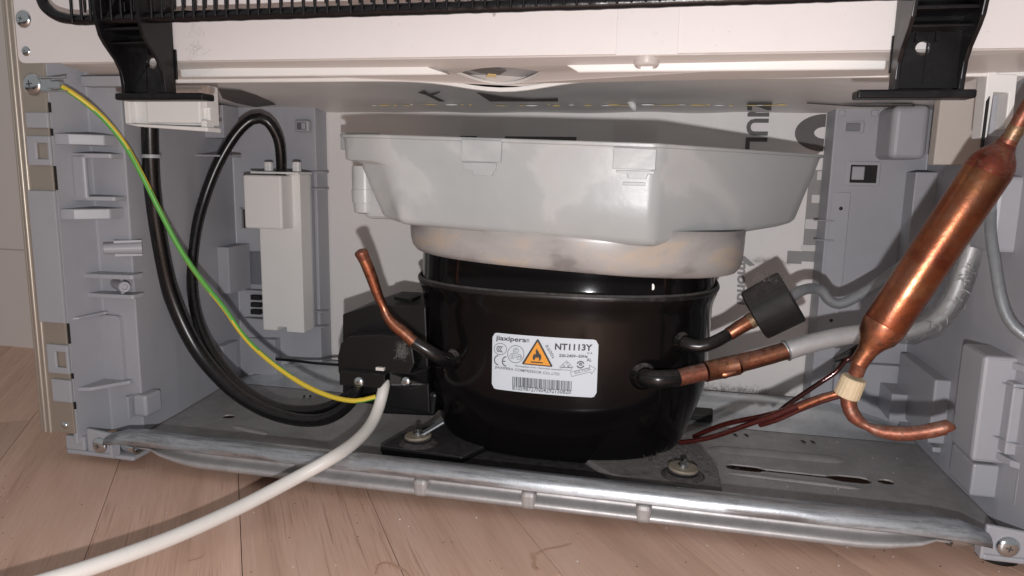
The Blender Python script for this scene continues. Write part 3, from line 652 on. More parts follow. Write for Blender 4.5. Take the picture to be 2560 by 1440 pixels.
# rolled front rail: rounded top edge, inner and outer drop
n = 26; prof = [(.0105, ZT-.0005), (.0098, .0262), (.0092, .0305), (.0080, .0330), (.0055, .0345), (.0020, .0345), (-.0012, .0330), (-.0030, .0300), (-.0034, .0268), (-.0020, .0258), (.0006, .0252)]
XR0, XR1 = -.2500, .2500
g = G(); rows_ = []
for k in range(41):
    x = XR0+(XR1-XR0)*k/40; e = min(1, min(x-XR0, XR1-x)/.022); q = .62+.38*math.sin(e*math.pi/2)
    rows_.append([V((x, y+.0004*noise.noise(V((x*30, i, 0))), ZT+(z-ZT)*q)) for i, (y, z) in enumerate(prof)])
g.loft(rows_, False, False); rail = obj('front_rail', g, GALVR, bt, smooth=60, solid=.0009)
# apron below the rail with its rolled lower edge and pressed ribs
prof = [(.0030, .0262), (.0046, .0246), (.0046, .0215), (.0030, .0203), (-.0012, .0198), (-.0026, .0184), (-.0026, .0166), (-.0010, .0152), (.0020, .0146), (.012, .0155)]
rows_ = []
x0, x1 = at(372, 1140, Y=0).x, at(2350, 1340, Y=0).x
for k in range(61):
    x = x0+(x1-x0)*k/60; e = min(1, min(x-x0, x1-x)/.040); q = .22+.78*math.sin(e*math.pi/2)**.7
    rows_.append([V((x, y+(1-q)*.004, .0252+(z-.0252)*q)) for y, z in prof])
g = G(); g.loft(rows_, False, False); obj('apron', g, GALVF, bt, smooth=60, solid=.0008)
for px, py in ((1052, 1202), (1322, 1232), (1610, 1262), (760, 1165)):
    x = at(px, py, Y=-.001).x; g = G(); w = .0042
    if px == 760: continue
    g.box(x-w, x+w, -.0034, .0046, .0150, .0256)
    obj('pressed_rib', g, GALVF, bt, bevel=.0026, seg=4)
# raised rear band and pressed grooves in the floor
g = G(); rows_ = []
for k in range(31):
    x = -.258+.520*k/30
    e = min(1, (x+.258)/.04, (.262-x)/.05)
    rows_.append([V((x, y, ZT+.0003+dz*e)) for y, dz in ((.146,0),(.155,.0008),(.1615,.0030),(.1655,.0064),(.1680,.0102),(.1700,.0126),(.1730,.0138),(.1800,.0140),(.1870,.0136),(.1905,.0100))])
g.loft(rows_, False, False); obj('rear_band', g, GALV, bt, smooth=60)
def groove(px0, py0, px1, py1, w, h=.0016):
    a = at(px0, py0, Z=ZT); b = at(px1, py1, Z=ZT); g = G(); d = (b-a).normalized(); n = V((-d.y, d.x, 0)); L = (b-a).length; rows = []
    for k in range(25):
        t = k/24; e = math.sin(min(1, min(t, 1-t)*10)*math.pi/2); c = a+d*(t*L)
        rows.append([c+n*(w*s*(.5+.5*e))+V((0,0,.0002+h*e*(1-abs(s))**.6 if abs(s) < 1 else -.0002)) for s in (-1,-.7,-.35,0,.35,.7,1)])
    g.loft(rows, False, False); obj('pressed_groove', g, GALVF, bt, smooth=60)
groove(1775, 1122, 2110, 1152, .0062); groove(1820, 1182, 2150, 1222, .0022, .001); groove(585, 1066, 670, 1086, .003, .001)
for px, py in ((1838,1087),(1866,1088),(2008,1104),(2032,1105),(760,991),(775,990)):
    p = at(px, py, Z=ZT+.0004); g = G(); g.plate([[p+V(q) for q in ((-.0016,.002,0),(.0004,.002,0),(.0016,-.002,0),(.0002,-.002,0))]], (0,0,.0002)); obj('punch_mark', g, DARK, bt)

# ------------------------------------------------------------------ compressor
XC, YC, A, B, NE = .0245, .1080, .0975, .0780, 2.45
cp = thing('compressor', (XC, YC, .0215), 'gloss black hermetic compressor with white rating label, in the middle of the compartment', 'compressor')
def cring(s, z, n=96, sx=1, dy=0):
    out = []
    for k in range(n):
        t = 2*math.pi*k/n; c, q = math.cos(t), math.sin(t)
        out.append(V((XC+A*s*sx*math.copysign(abs(c)**(2/NE), c), YC+dy+B*s*math.copysign(abs(q)**(2/NE), q), z)))
    return out
def surfY(x, s=1.0): return YC-B*s*max(0, 1-abs((x-XC)/(A*s))**NE)**(1/NE)
low = [(.0, .0225), (.55,.0225), (.74,.0229), (.80,.0248), (.835,.0292), (.862,.0355), (.887,.0430), (.914,.0505), (.938,.0575), (.955,.0640), (.966,.0710), (.971,.0800), (.972,.0930), (.973,.1060), (.974,.1140), (.978,.1185), (.988,.1220), (1.000,.1250), (1.006,.1275)]
g = G(); g.loft([cring(max(s,.02), z) for s, z in low], True); obj('lower_shell', g, ENAMEL, cp, smooth=60)
g = G(); g.loft([cring(s, z) for s, z in ((1.002,.1272),(1.011,.1280),(1.014,.1291),(1.011,.1303),(1.000,.1314),(.990,.1310))], False); obj('weld_flange', g, FLANGE, cp, smooth=50)
g = G(); g.loft([cring(s, z) for s, z in ((.990,.1300),(.984,.1312),(.980,.1330),(.979,.1400),(.978,.1480),(.970,.1560),(.94,.1620),(.85,.1660),(.5,.1690),(.02,.1700))], True); obj('upper_shell', g, ENAMEL, cp, smooth=60)
# paint chips
for px, py, r in ((1633,717,.0013),(1621,756,.0007)):
    p = at(px, py, Y=.033); y = surfY(p.x, .980)-.0003; p = at(px, py, Y=y); g = G(); g.plate([[p+V((r*random.uniform(.5,1.1)*math.cos(k*.7), 0, r*1.3*random.uniform(.6,1.2)*math.sin(k*.7))) for k in range(9)]], (0,.0002,0)); obj('paint_chip', g, WHITEP, cp)
# rating label wrapped on the shell (u: 0..1 left to right, v: 0..1 bottom to top)
p0 = at(1231, 832, Y=surfY(-.004,.972)); p1 = at(1497, 848, Y=surfY(.056,.972)); p2 = at(1233, 972, Y=surfY(-.004,.972))
LX0, LX1, LZ1, LZ0 = p0.x, p1.x, p0.z+.0002, p2.z; LW, LH = LX1-LX0, LZ1-LZ0
def lab(u, v, off): x = LX0+LW*u; return V((x, surfY(x, .9728)-off, LZ0+LH*v))
g = G(); r = .045; asp = LW/LH; outl = [(x/asp, z) for x, z in rrect(0, asp, 0, 1, .085, 6)]
# strip grid with rounded corners
cols = 44; rows_ = []
for i in range(cols+1):
    u = i/cols; ux = u*asp; c = .085; h = 0
    if ux < c: h = c-math.sqrt(max(0, c*c-(c-ux)**2))
    if ux > asp-c: h = c-math.sqrt(max(0, c*c-(ux-asp+c)**2))
    rows_.append([lab(u, h, .00025), lab(u, 1-h, .00025)])
g.loft(rows_, False, False); lb = obj('rating_label', g, LABEL, cp, smooth=60)
# all label print placed in a 2198 x 1440 view of the label; corner-corrected bilinear to (u, v)
Q = ((78,138),(2098,248),(2070,1370),(78,1215))
def uv(x, y):
    u = (x-78)/2010.0
    top = 138+(248-138)*u; bot = 1215+(1370-1215)*u; return u, (bot-y)/(bot-top)
def lmap(x, y, off=.0005): u, v = uv(x, y); return lab(u, v, off)
def ltext(txt, x, y, w, h, m=INK, bold=.0, rot=0, shear=0, into=None):
    """text box with lower left at (x, y) in the label view, w wide, h high"""
    vs, fs = gtext(txt, bold); c, s = math.cos(math.radians(rot)), math.sin(math.radians(rot)); g = into or G()
    g.add([lmap(x+(a*w*c+b*h*s)+shear*b*h, y+(a*w*s-b*h*c)) for a, b in vs], fs)
    if into is None: obj('printed_text', g, m, lb)
SK = 3.2   # label prints drop to the right by this many degrees in the view
g = G()
ltext('jiaxipera', 148, 305, 595, 112, bold=.018, rot=2.6, into=g); ltext('NT1113Y', 1290, 436, 690, 125, bold=.03, rot=1.8, into=g)
ltext('220-240V~50Hz', 1372, 572, 530, 56, bold=.02, rot=2, into=g); ltext('AL', 1884, 660, 92, 62, into=g, bold=.01); ltext('IV A', 1890, 524, 96, 44, into=g)
obj('printed_text', g, INK, lb)
g = G()
ltext('R', 760, 285, 38, 36, into=g); ltext('R600a', 1105, 372, 280, 62, rot=58, into=g); ltext('JIAXIPERA COMPRESSOR CO.,LTD', 132, 832, 1262, 64, rot=SK+1.9, into=g, bold=.006)
ltext('Warning:Risk of fire / flammable materials', 532, 778, 880, 40, rot=4.2, into=g, bold=.01); ltext('SUCTION', 1680, 905, 290, 62, rot=-14, into=g)
ltext('C', 520, 495, 58, 56, into=g); ltext('S', 462, 600, 44, 56, into=g); ltext('M', 590, 612, 56, 52, into=g); ltext('V', 1500, 712, 44, 44, into=g); ltext('D', 1450, 762, 44, 44, into=g); ltext('E', 1540, 770, 44, 44, into=g); ltext('e', 1745, 742, 64, 60, into=g, bold=.02)
ltext('810598727N04292150820', 492, 1220, 1124, 82, rot=3.6, into=g, bold=.01)
obj('printed_text', g, INKG, lb)
g = G()
def ring(cx, cy, r, w, ry=None, a0=0, a1=360, n=30):
    ry = ry or r; P = [math.radians(a0+(a1-a0)*k/n) for k in range(n+1)]
    g.loft([[lmap(cx+(r-w/2)*math.cos(t), cy+(ry-w/2)*math.sin(t)), lmap(cx+(r+w/2)*math.cos(t), cy+(ry+w/2)*math.sin(t))] for t in P], False, False)
def line(x0, y0, x1, y1, w, off=.0005):
    d = math.hypot(x1-x0, y1-y0); nx, ny = -(y1-y0)/d*w/2, (x1-x0)/d*w/2; k = max(1, int(d/120))
    g.loft([[lmap(x0+(x1-x0)*t+nx, y0+(y1-y0)*t+ny, off), lmap(x0+(x1-x0)*t-nx, y0+(y1-y0)*t-ny, off)] for t in [i/k for i in range(k+1)]], False, False)
def mk(name, *fs):
    global g
    g = G()
    for f in fs: f()
    obj(name, g, INKG, lb)
mk('printed_ring', lambda: ring(242, 445, 124, 9, 108)); mk('printed_ring', lambda: ring(548, 533, 160, 10, 165)); mk('printed_ring', lambda: ring(775, 270, 30, 6))
for q in ((550,468),(485,572),(615,585)): mk('printed_ring', lambda: ring(q[0], q[1], 52, 7))
for k in range(3): mk('printed_arc', lambda: ring(220+38*k, 445+3*k, 48, 16, 54, 95, 265, 12))
mk('printed_arc', lambda: ring(205, 660, 78, 20, 88, 90, 270, 16)); mk('printed_arc', lambda: ring(365, 678, 78, 20, 88, 90, 270, 16)); mk('printed_bar', lambda: line(288, 676, 350, 679, 18))
mk('printed_arc', lambda: ring(1775, 720, 62, 24, 62, 15, 165, 14)); mk('printed_arc', lambda: ring(1775, 720, 62, 24, 62, 195, 345, 14))
def poly(pts):
    n = len(pts)
    for i in range(n): line(*pts[i], *pts[(i+1)%n], 7)
mk('printed_triangle', lambda: poly([(1390,768),(1515,645),(1642,775)])); mk('printed_frame', lambda: poly([(1418,774),(1418,818),(1612,828),(1612,779)]))
mk('suction_arrow', lambda: poly([(1592,862),(1950,778),(1935,730),(2055,800),(1985,905),(1968,862),(1622,948)]))
g = G(); random.seed(11); x = 492.0
while x < 1612:
    w = random.choice((7,7,12,12,18)); y0 = 962+(x-492)*.068; 
    o = len(g.v); g.add([lmap(x, y0), lmap(x+w, y0+w*.068), lmap(x+w, y0+188+w*.068), lmap(x, y0+188)], [(0,1,2,3)]); x += w+random.choice((7,8,12,16))
obj('barcode', g, INK, lb)
def tri(pts, off, m, name): g = G(); g.add([lmap(x, y, off) for x, y in pts], [tuple(range(len(pts)))]); obj(name, g, m, lb)
tri([(965,238),(985,250),(1258,745),(1245,765),(690,722),(676,700),(948,250)], .00060, INK, 'warning_triangle_edge'); tri([(966,282),(1220,738),(722,700)], .00095, ORANGE, 'warning_triangle')
tri([(905,640),(880,600),(888,545),(915,505),(922,540),(940,500),(935,450),(958,412),(970,450),(995,470),(1008,520),(1022,505),(1045,560),(1042,610),(1010,645),(995,640),(1005,610),(985,570),(965,600),(945,572),(925,615)], .00115, INK, 'flame_symbol')
g = G(); line(845, 668, 1075, 684, 22, .00115); obj('flame_base_line', g, INK, lb)
random.seed(21)
# mounting feet, rubber grommets, washers and bolts
for (px, py, sx, wx, rub, bright) in ((1045, 1085, -1, .0, (1045,1100), 1), (1708, 1165, 1, .0, (1708,1172), 0)):
    c = at(px, py, Z=.0330); 
    g = G(); zf = .0265
    if sx < 0: poly = [(c.x-.021, c.y-.012), (c.x+.034, c.y-.016), (c.x+.050, c.y+.02), (c.x+.045, c.y+.055), (c.x-.004, c.y+.03), (c.x-.016, c.y+.012)]
    else: poly = [(c.x+.0215, c.y-.017), (c.x-.040, c.y-.010), (c.x-.058, c.y+.010), (c.x-.045, c.y+.055), (c.x+.012, c.y+.048), (c.x+.0205, c.y+.018)]
    g.prism([(x, y, zf-.0035) for x, y in poly], (0,0,.0045)); ftp = obj('mounting_foot', g, DUSTY if sx > 0 else BLACKP, cp, bevel=.0012)
    cxm = sum(p[0] for p in poly)/6; cym = sum(p[1] for p in poly)/6
    obj('foot_skirt', G().prism([(cxm+(x-cxm)*.97, cym+(y-cym)*.97, .0211) for x, y in poly], (0,0,zf-.0035-.0211+.0005)), BLACKP, ftp)
    g = G(); g.lathe((c.x, c.y, zf-.002), (0,0,1), [(0,.0125),(.003,.0125),(.0042,.0105),(.0048,.0085),(.0062,.0088),(.0068,.0080)], 26); obj('rubber_grommet', g, RUBBER, ftp, smooth=50)
    g = G(); g.lathe((c.x, c.y, zf+.0048), (.06*sx,0,1), [(0,.0085),(.0008,.0086),(.0014,.0082),(.0015,.0035)], 26); obj('washer', g, WASHER, ftp, smooth=40)
    g = G(); g.lathe((c.x, c.y, zf+.0058), (0,0,1), [(0,.0030),(.0018,.0030),(.0020,.0020),(.0042,.0018),(.0048,.0010)], 12); obj('bolt', g, ZINC, ftp, smooth=40)
    if sx < 0:
        g = G(); g.obox((c.x+.008, c.y+.004, zf+.0100), V((.007,.002,.0045)), V((-.001,.003,0)), V((-.0003,0,.0004))); obj('wire_lug', g, STEELT, ftp)
obj('mounting_foot', G().prism([(.085,.145,.0225),(.128,.150,.0225),(.130,.185,.0225),(.085,.19,.0225)], (0,0,.005)), RUBBER, cp, bevel=.001)
obj('base_bracket', G().prism([(-.040,.030,.0209),(.000,.024,.0209),(.070,.022,.0209),(.112,.030,.0209),(.100,.165,.0209),(-.045,.165,.0209)], (0,0,.0030)), BLACKP, cp, bevel=.001)
# pressed dimple low on the left front of the shell
def shell_pt(px, py, s=.972):
    Y = .05
    for _ in range(12): Y = surfY(at(px, py, Y=Y).x, s)
    p = at(px, py, Y=Y); e = .001; n = V(((surfY(p.x+e, s)-surfY(p.x-e, s))/(2*e), -1, 0)).normalized()
    return p, n
def collar(px, py, r, name='weld_collar'):
    p, n = shell_pt(px, py); g = G(); g.lathe(p-n*.002, n, [(0,r*1.5),(.0024,r*1.42),(.0034,r*1.2),(.0046,r*1.12),(.0048,r*.9)], 22); obj(name, g, ENAMEL, cp, smooth=50); return p, n
# charging tube: black stub, then pinched copper pipe pointing up
_p, _n = collar(1132, 898, .0045)
PT = [_p-_n*.002, _p+_n*.004, at(1094, 891, Y=_p.y-.012), at(1064, 873, Y=_p.y-.015), at(1036, 856, Y=_p.y-.016)]
_py = _p.y-.016
ct = obj('charging_tube', G().tube(PT, [.0045,.0044,.0041,.0040,.0039], 16), CABLE, cp, smooth=60)
P2 = [PT[-1], at(1012, 834, Y=_py), at(985, 812, Y=_py), at(968, 790, Y=_py), at(958, 766, Y=_py), at(945, 738, Y=_py-.002), at(930, 695, Y=_py-.005), at(916, 660, Y=_py-.008), at(904, 634, Y=_py-.010)]
obj('copper_pipe', G().tube(P2, [.0037,.0037,.0036,.0031,.0024,.0030,.0034,.0034,.0036], 16, wob=.06), COPPER, ct, smooth=60)
obj('sealed_tip', G().tube([P2[-2]+(P2[-1]-P2[-2])*.45, P2[-1], P2[-1]+(P2[-1]-P2[-2])*.22, P2[-1]+(P2[-1]-P2[-2])*.38], [.0036,.0039,.0034,.0012], 14, wob=.15), COPPERO, ct, smooth=60)

# ------------------------------------------------------------------ terminal box on the left of the compressor
YT = .052
tb = thing('terminal_box', at(960, 1040, Y=.07), 'black plastic terminal box with two cable clamps on the left of the compressor', 'terminal box')
def tp(px, py, Y=YT): return at(px, py, Y=Y)
g = G(); f = [tp(857, 1000, .075), tp(1085, 1000, .075), tp(1080, 815, .075), tp(1050, 772, .075), tp(915, 765, .075), tp(857, 785, .075)]
f = [V((p.x, .062, p.z)) for p in (tp(856,1000,.062), tp(1075,1035,.062), tp(1064,768,.062), tp(930,762,.062), tp(856,786,.062))]
g.prism(f, (0, .055, 0)); obj('rear_cover', g, BLACKP, tb, bevel=.001, seg=2)
f = [V((p.x, .064, p.z)) for p in (tp(948,970,.064), tp(1092,985,.064), tp(1085,1042,.064), tp(952,1036,.064))]
g = G(); g.prism(f, (0,.04,0)); obj('lower_cover', g, BLACKP, tb, bevel=.002)
f = [tp(852, 930), tp(1030, 930), tp(1042, 905), tp(1036, 862), tp(1012, 838), tp(945, 834), tp(875, 838), tp(858, 856), tp(850, 890)]
g = G(); g.prism([V((p.x, .048, p.z)) for p in f], (0,.018,0)); obj('lid', g, BLACKP, tb, bevel=.0012, seg=2)
a = tp(848, 928, .043); b = tp(962, 972, .043); g = G(); g.prism([(a.x, .043, b.z), (b.x-.0035, .043, b.z), (b.x, .043, b.z+.005), (b.x, .043, a.z-.0005), (b.x-.004, .043, a.z), (a.x, .043, a.z)], (0,.018,0)); cl = obj('cable_clamp', g, BLACKP, tb, bevel=.0009)
pan_screw(cl, tp(897, 955, .043), (0,-1,.05), .0036, rot=.4)
a = tp(972, 930, .047); b = tp(1058, 972, .047); g = G(); g.prism([(a.x, .047, b.z), (b.x-.008, .047, b.z-.0012), (b.x, .056, b.z), (b.x, .056, a.z+.0015), (b.x-.008, .047, a.z), (a.x, .047, a.z)], (0,.014,0)); cl = obj('cable_clamp', g, BLACKP, tb, bevel=.0009)
pan_screw(cl, tp(1015, 954, .047), (0,-1,.05), .0034, rot=1.1)
a = tp(940, 918, .046); b = tp(960, 927, .046); obj('white_tab', G().box(a.x, b.x, .0455, .052, b.z, a.z), PVC, tb)
a = tp(992, 742, .075); g = G(); g.prism([tp(985,741,.075), tp(1028,748,.072), tp(1052,738,.085), tp(1010,730,.088)], (0,0,-.0025)); obj('snap_tab', g, BLACKP, tb, bevel=.0004)
a = tp(1000, 752, .08); obj('snap_stem', G().box(a.x, a.x+.008, .078, .09, a.z-.008, a.z), BLACKP, tb)
# lint caught on the lid
def lint(parent, c, n, spread, ln, seed, name='lint', r=.00009):
    rd = random.Random(seed); g = G()
    for i in range(n):
        p = V(c)+V([rd.gauss(0, 1)*s for s in spread]); pts = [p]; d = V([rd.gauss(0,1) for _ in range(3)]).normalized()
        for k in range(4):
            d = (d+V([rd.gauss(0,.6) for _ in range(3)])).normalized(); p = p+d*ln*rd.uniform(.15,.4); pts.append(p)
        g.tube(pts, [r, r, r, r, r*.5], 3, straight=True, cap=False)
    return obj(name, g, LINT, parent, kind='stuff')
lint(tb, tp(1006, 874, .0478), 420, (.0019,.0004,.0022), .0034, 3, r=.00006)

# ------------------------------------------------------------------ evaporation tray on top of the compressor
et = thing('evaporation_tray', (.03, .1, .165), 'cloudy translucent plastic evaporation tray sitting on top of the compressor', 'drip tray')
YF = .0245
def fil(pl, r, n=5):
    """round the corners of a closed 2D outline"""
    out = []; m = len(pl)
    for i in range(m):
        a, b, c = V(pl[i-1]), V(pl[i]), V(pl[(i+1)%m]); ri = r[i] if isinstance(r, (list,tuple)) else r
        d1 = (a-b); d2 = (c-b); k = min(ri, d1.length*.45, d2.length*.45); p = b+d1.normalized()*k; q = b+d2.normalized()*k
        for j in range(n+1):
            t = j/n; out.append(tuple((p*(1-t)+b*t)*(1-t)+(b*(1-t)+q*t)*t))
    return out
xl = at(848, 400, Y=.040).x; xf = at(1648, 370, Y=YF).x; xr = at(2058, 385, Y=.122).x
rimL, rimF, rimR = at(830, 335, Y=.040).z, at(1645, 370, Y=YF).z, at(2060, 387, Y=.122).z
plan = [(xl+.002, .040), (xl+.030, YF+.002), (xf, YF), (xr, .122), (xr+.002, .180), (-.02, .182), (xl+.002, .176)]
rad = [.006, .012, .005, .010, .01, .01, .01]
pl = fil(plan, rad)
def zr(x): return rimL+(rimR-rimL)*(x-xl)/(xr-xl)
_b0, _b1 = at(1031, 562, Y=YF+.004), at(1633, 616, Y=YF+.004)
def zb(x): return _b0.z+(_b1.z-_b0.z)*(x-_b0.x)/(_b1.x-_b0.x) if x < _b1.x else _b1.z+(x-_b1.x)*.10
cx, cy = .03, .105
def rg(s, ft, dx=0):
    """ring: s plan scale about the middle, ft 0 bottom .. 1 rim; the lower left end is cut in"""
    out = []
    for x, y in pl:
        X = cx+(x-cx)*s; Y = cy+(y-cy)*s
        if X < -.06: X = X+(0 if ft > .66 else .010+.012*max(0, (.60-ft)/.6))*min(1, (-.06-X)/.03)
        if X > .12: X = X-max(0, 1-ft)*.010*min(1, (X-.12)/.05)
        out.append(V((X, Y, zb(X)+(zr(X)-zb(X))*ft)))
    return out
g = G(); rings = [rg(.80, -.03), rg(.93, -.01), rg(.965, .02), rg(.978, .07), rg(.986, .40), rg(.992, .62), rg(.994, .66), rg(.996, .70), rg(1.0, .93), rg(1.003, .955), rg(1.016, .965), rg(1.018, .99), rg(1.012, 1.0), rg(.990, .995)]
g.loft(rings, False); g.f.append(tuple(range(len(pl)-1, -1, -1))); g.m.append(0)
basin = obj('basin', g, TRAY, et, smooth=40, solid=.0014)
# lower stained bowl that hugs the compressor top
g = G()
def br(s, z, n=72):
    o = []
    for k in range(n):
        t = 2*math.pi*k/n; c, q = math.cos(t), math.sin(t); x = XC+.004+.1075*s*math.copysign(abs(c)**.8, c); y = .1080+.0800*s*math.copysign(abs(q)**.8, q)
        tilt = -.040*(x-XC); o.append(V((x, y, z+tilt)))
    return o
g.loft([br(1.005,.171), br(1.004,.1620), br(1.0,.1525), br(.988,.1475), br(.968,.1447), br(.935,.1436), br(.90,.1440)], False)
obj('bowl', g, BOWL, et, smooth=60, solid=.0012)
# latch pockets and tabs moulded in the front wall
def fw(px, py, off=0): p = at(px, py, Y=YF+.0012); return V((p.x, p.y-off, p.z))
for (x0, x1, y0, y1, t0, t1, ty) in ((1155, 1257, 348, 402, 1155, 1242, 432), (1532, 1642, 368, 422, 1540, 1638, 440)):
    g = G(); q = [fw(x0,y1), fw(x1-3,y1+4), fw(x1,y0+5), fw(x0+3,y0)]; g.prism([p+V((0,-.0030,0)) for p in q], (0,.004,0)); obj('latch_pocket', g, TRAY, et, bevel=.0004)
    dy = 4
    g = G(); q = [fw(t0,y1+3), fw(t0+4,ty-8), fw(t0+26,ty-6), fw(t0+30,ty+6), fw(t0+76,ty+8), fw(t0+80,ty-4), fw(t1-2,ty-4), fw(t1,y1+5)]; g.prism([p+V((0,-.0012,0)) for p in q], (0,.003,0)); obj('latch_tab', g, TRAY, et, bevel=.0004)
p = fw(1585, 458); obj('moulded_mark', G().box(p.x-.006, p.x+.006, p.y-.0008, p.y+.002, p.z-.0012, p.z+.0006), TRAY, et, bevel=.0003)
# corner stiffener and left spout
g = G(); c = at(912, 432, Y=.050); g.lathe(c, (0,0,-1), [(-.004,.0078),(.010,.0078),(.0102,.0082),(.018,.0080),(.0182,.0072),(.024,.0068),(.025,.004)], 22); obj('drain_spout', g, TRAY, et, smooth=40)
a = at(935, 490, Y=.050); obj('spout_web', G().box(a.x-.006, a.x+.02, .046, .085, a.z-.014, a.z+.010), TRAY, et, bevel=.004, seg=3)
a = at(850, 331, Y=.12); b = at(945, 340, Y=.12); obj('rear_rim_tab', G().box(a.x, b.x, .12, .123, b.z-.01, a.z), TRAY, et, bevel=.0006)

# ------------------------------------------------------------------ pipes
# discharge line with rubber damper
_p, _n = collar(1704, 857, .0046)
D = [_p-_n*.002, _p+_n*.004, at(1748, 866, Y=_p.y-.004), at(1784, 856, Y=_p.y-.003), at(1822, 836, Y=.060)]
dl = thing('discharge_line', D[0], 'thin discharge pipe, black then copper then grey steel, passing through the black rubber damper', 'pipe')
obj('black_stub', G().tube(D, [.0048,.0043,.0040,.0038,.0037], 16), CABLE, dl, smooth=60)
D2 = [D[-1], at(1850, 818, Y=.061), at(1888, 796, Y=.063), at(1910, 782, Y=.064)]
obj('copper_section', G().tube(D2, [.0041,.0042,.0042,.0042], 16, wob=.05), COPPER, dl, smooth=60)
obj('brazed_end', G().tube([D2[2]+(D2[1]-D2[2])*.45, D2[2]+(D2[1]-D2[2])*.1], [.0043,.0045], 14, wob=.2), BRAZE, dl, smooth=60)
D3 = [at(1970, 748, Y=.068), at(2000, 728, Y=.074), at(2030, 721, Y=.084), at(2056, 728, Y=.087), at(2068, 745, Y=.088), at(2085, 757, Y=.089), at(2110, 757, Y=.090), at(2165, 728, Y=.094), at(2230, 684, Y=.100), at(2310, 618, Y=.110), at(2390, 530, Y=.120), at(2440, 470, Y=.125)]
obj('steel_section', G().tube(D3, .0032, 14), STEELT, dl, smooth=60)
p0, p1 = at(1885, 789, Y=.0655), at(1980, 740, Y=.0640); axd = p1-p0
rd_ = thing('rubber_damper', p0, 'short thick black rubber damper cylinder slid onto the discharge pipe', 'damper')
g = G(); Ld = axd.length; g.lathe(p0, axd, [(.0008,.0046),(.0,.0052),(0,.0145),(.0009,.0155),(Ld-.0009,.0160),(Ld,.0150),(Ld,.004)], 36); obj('cylinder', g, RUBBER, rd_, smooth=40)
obj('cut_seam', G().box(0,0,0,0,0,0) if 0 else G().obox(p0+V((0,-.0154,-.003))+axd*.5, axd*.46, V((0,.0006,0)), V((0,0,.00012))), DARK, rd_)
# suction line
_p, _n = collar(1608, 941, .0056)
S = [_p-_n*.002, _p+_n*.004, at(1648, 948, Y=_p.y-.008), at(1692, 945, Y=.040), at(1762, 929, Y=.045)]
sl = thing('suction_line', S[0], 'thick suction pipe of copper and grey aluminium curving right under the copper drier', 'pipe')
obj('black_stub', G().tube(S[:4], [.0052,.0054,.0052,.0050], 18), CABLE, sl, smooth=60)
obj('tarnished_section', G().tube([S[3]-(S[4]-S[3])*.1, S[3], (S[3]+S[4])/2, S[4]], [.0049,.0049,.0050,.0051], 18, wob=.06), COPPERO, sl, smooth=60)
S2 = [S[-1], at(1800, 921, Y=.049), at(1845, 911, Y=.051)]
obj('copper_section', G().tube(S2, [.0060,.0061,.0061], 18, wob=.05), COPPER, sl, smooth=60)
S3 = [S2[-1]-(S2[-1]-S2[-2])*.05, at(1856, 906, Y=.052), at(1900, 895, Y=.054), at(1966, 876, Y=.057)]
obj('copper_section', G().tube(S3, [.0058,.0053,.0052,.0052], 18, wob=.05), COPPER, sl, smooth=60)
p = at(1812, 936, Y=.0455); g = G(); g.tube([p+V((-.006,0,.001)), p, p+V((.006,0,.002))], [.0008,.0026,.0008], 10); obj('solder_drip', g, COPPER, sl, smooth=60)
S4 = [S3[-1]-(S3[-1]-S3[-2])*.03, at(1975, 873, Y=.0575), at(2040, 855, Y=.061), at(2110, 840, Y=.066), at(2180, 832, Y=.072), at(2245, 832, Y=.078), at(2300, 820, Y=.084), at(2345, 795, Y=.088), at(2385, 740, Y=.091), at(2415, 660, Y=.093), at(2440, 590, Y=.094), at(2465, 500, Y=.095), at(2485, 420, Y=.095)]
obj('aluminium_section', G().tube(S4, [.0056,.0058]+[.0053]*3+[.0036]*8, 18), ALU, sl, smooth=60)
obj('joint_ring', G().tube([S4[0], S4[0]+(S4[1]-S4[0])*.35], [.0063,.0061], 18), STEELT, sl, smooth=40)
SS = [at(2250, 836, Y=.074), at(2300, 826, Y=.080), at(2345, 798, Y=.084), at(2385, 742, Y=.087), at(2415, 662, Y=.089), at(2440, 592, Y=.090), at(2462, 520, Y=.091)]
rings = G(); rings.tube(SS, [.0062,.0070,.0074,.0074,.0070,.0068,.0064], 20, wob=.18)
obj('clear_sleeve', rings, SLEEVE, sl, smooth=60)
# wrinkled creases of the clear sleeve
for k in range(26):
    t = random.uniform(.25, .68)*(len(SS)-1); i = int(t); c = SS[i]+(SS[i+1]-SS[i])*(t-i); tg = (SS[i+1]-SS[i]).normalized(); toc = (CAM-c).normalized(); side = tg.cross(toc).normalized()
    o = c+toc*.0068+side*random.uniform(-.002,.0045); d = (side*random.uniform(.5,1)+tg*random.uniform(-.9,.9)).normalized()*random.uniform(.0010,.0028)
    obj('crease', G().tube([o-d, o+tg*.0006, o+d], [.00012,.00032,.00010], 6), ALU if k % 2 else STEELT, sl, smooth=60)
# small grey tube along the right wall
T = [at(2505, 470, Y=.055), at(2480, 520, Y=.055), at(2477, 580, Y=.048), at(2488, 660, Y=.040), at(2502, 745, Y=.032), at(2522, 800, Y=.027), at(2560, 838, Y=.022), at(2640, 880, Y=.015)]
tag(obj('steel_tube', G().tube([p for p in T], .0027, 14), STEELT, None, smooth=60), 'thin grey steel tube bending down along the right housing behind the drier', 'pipe')

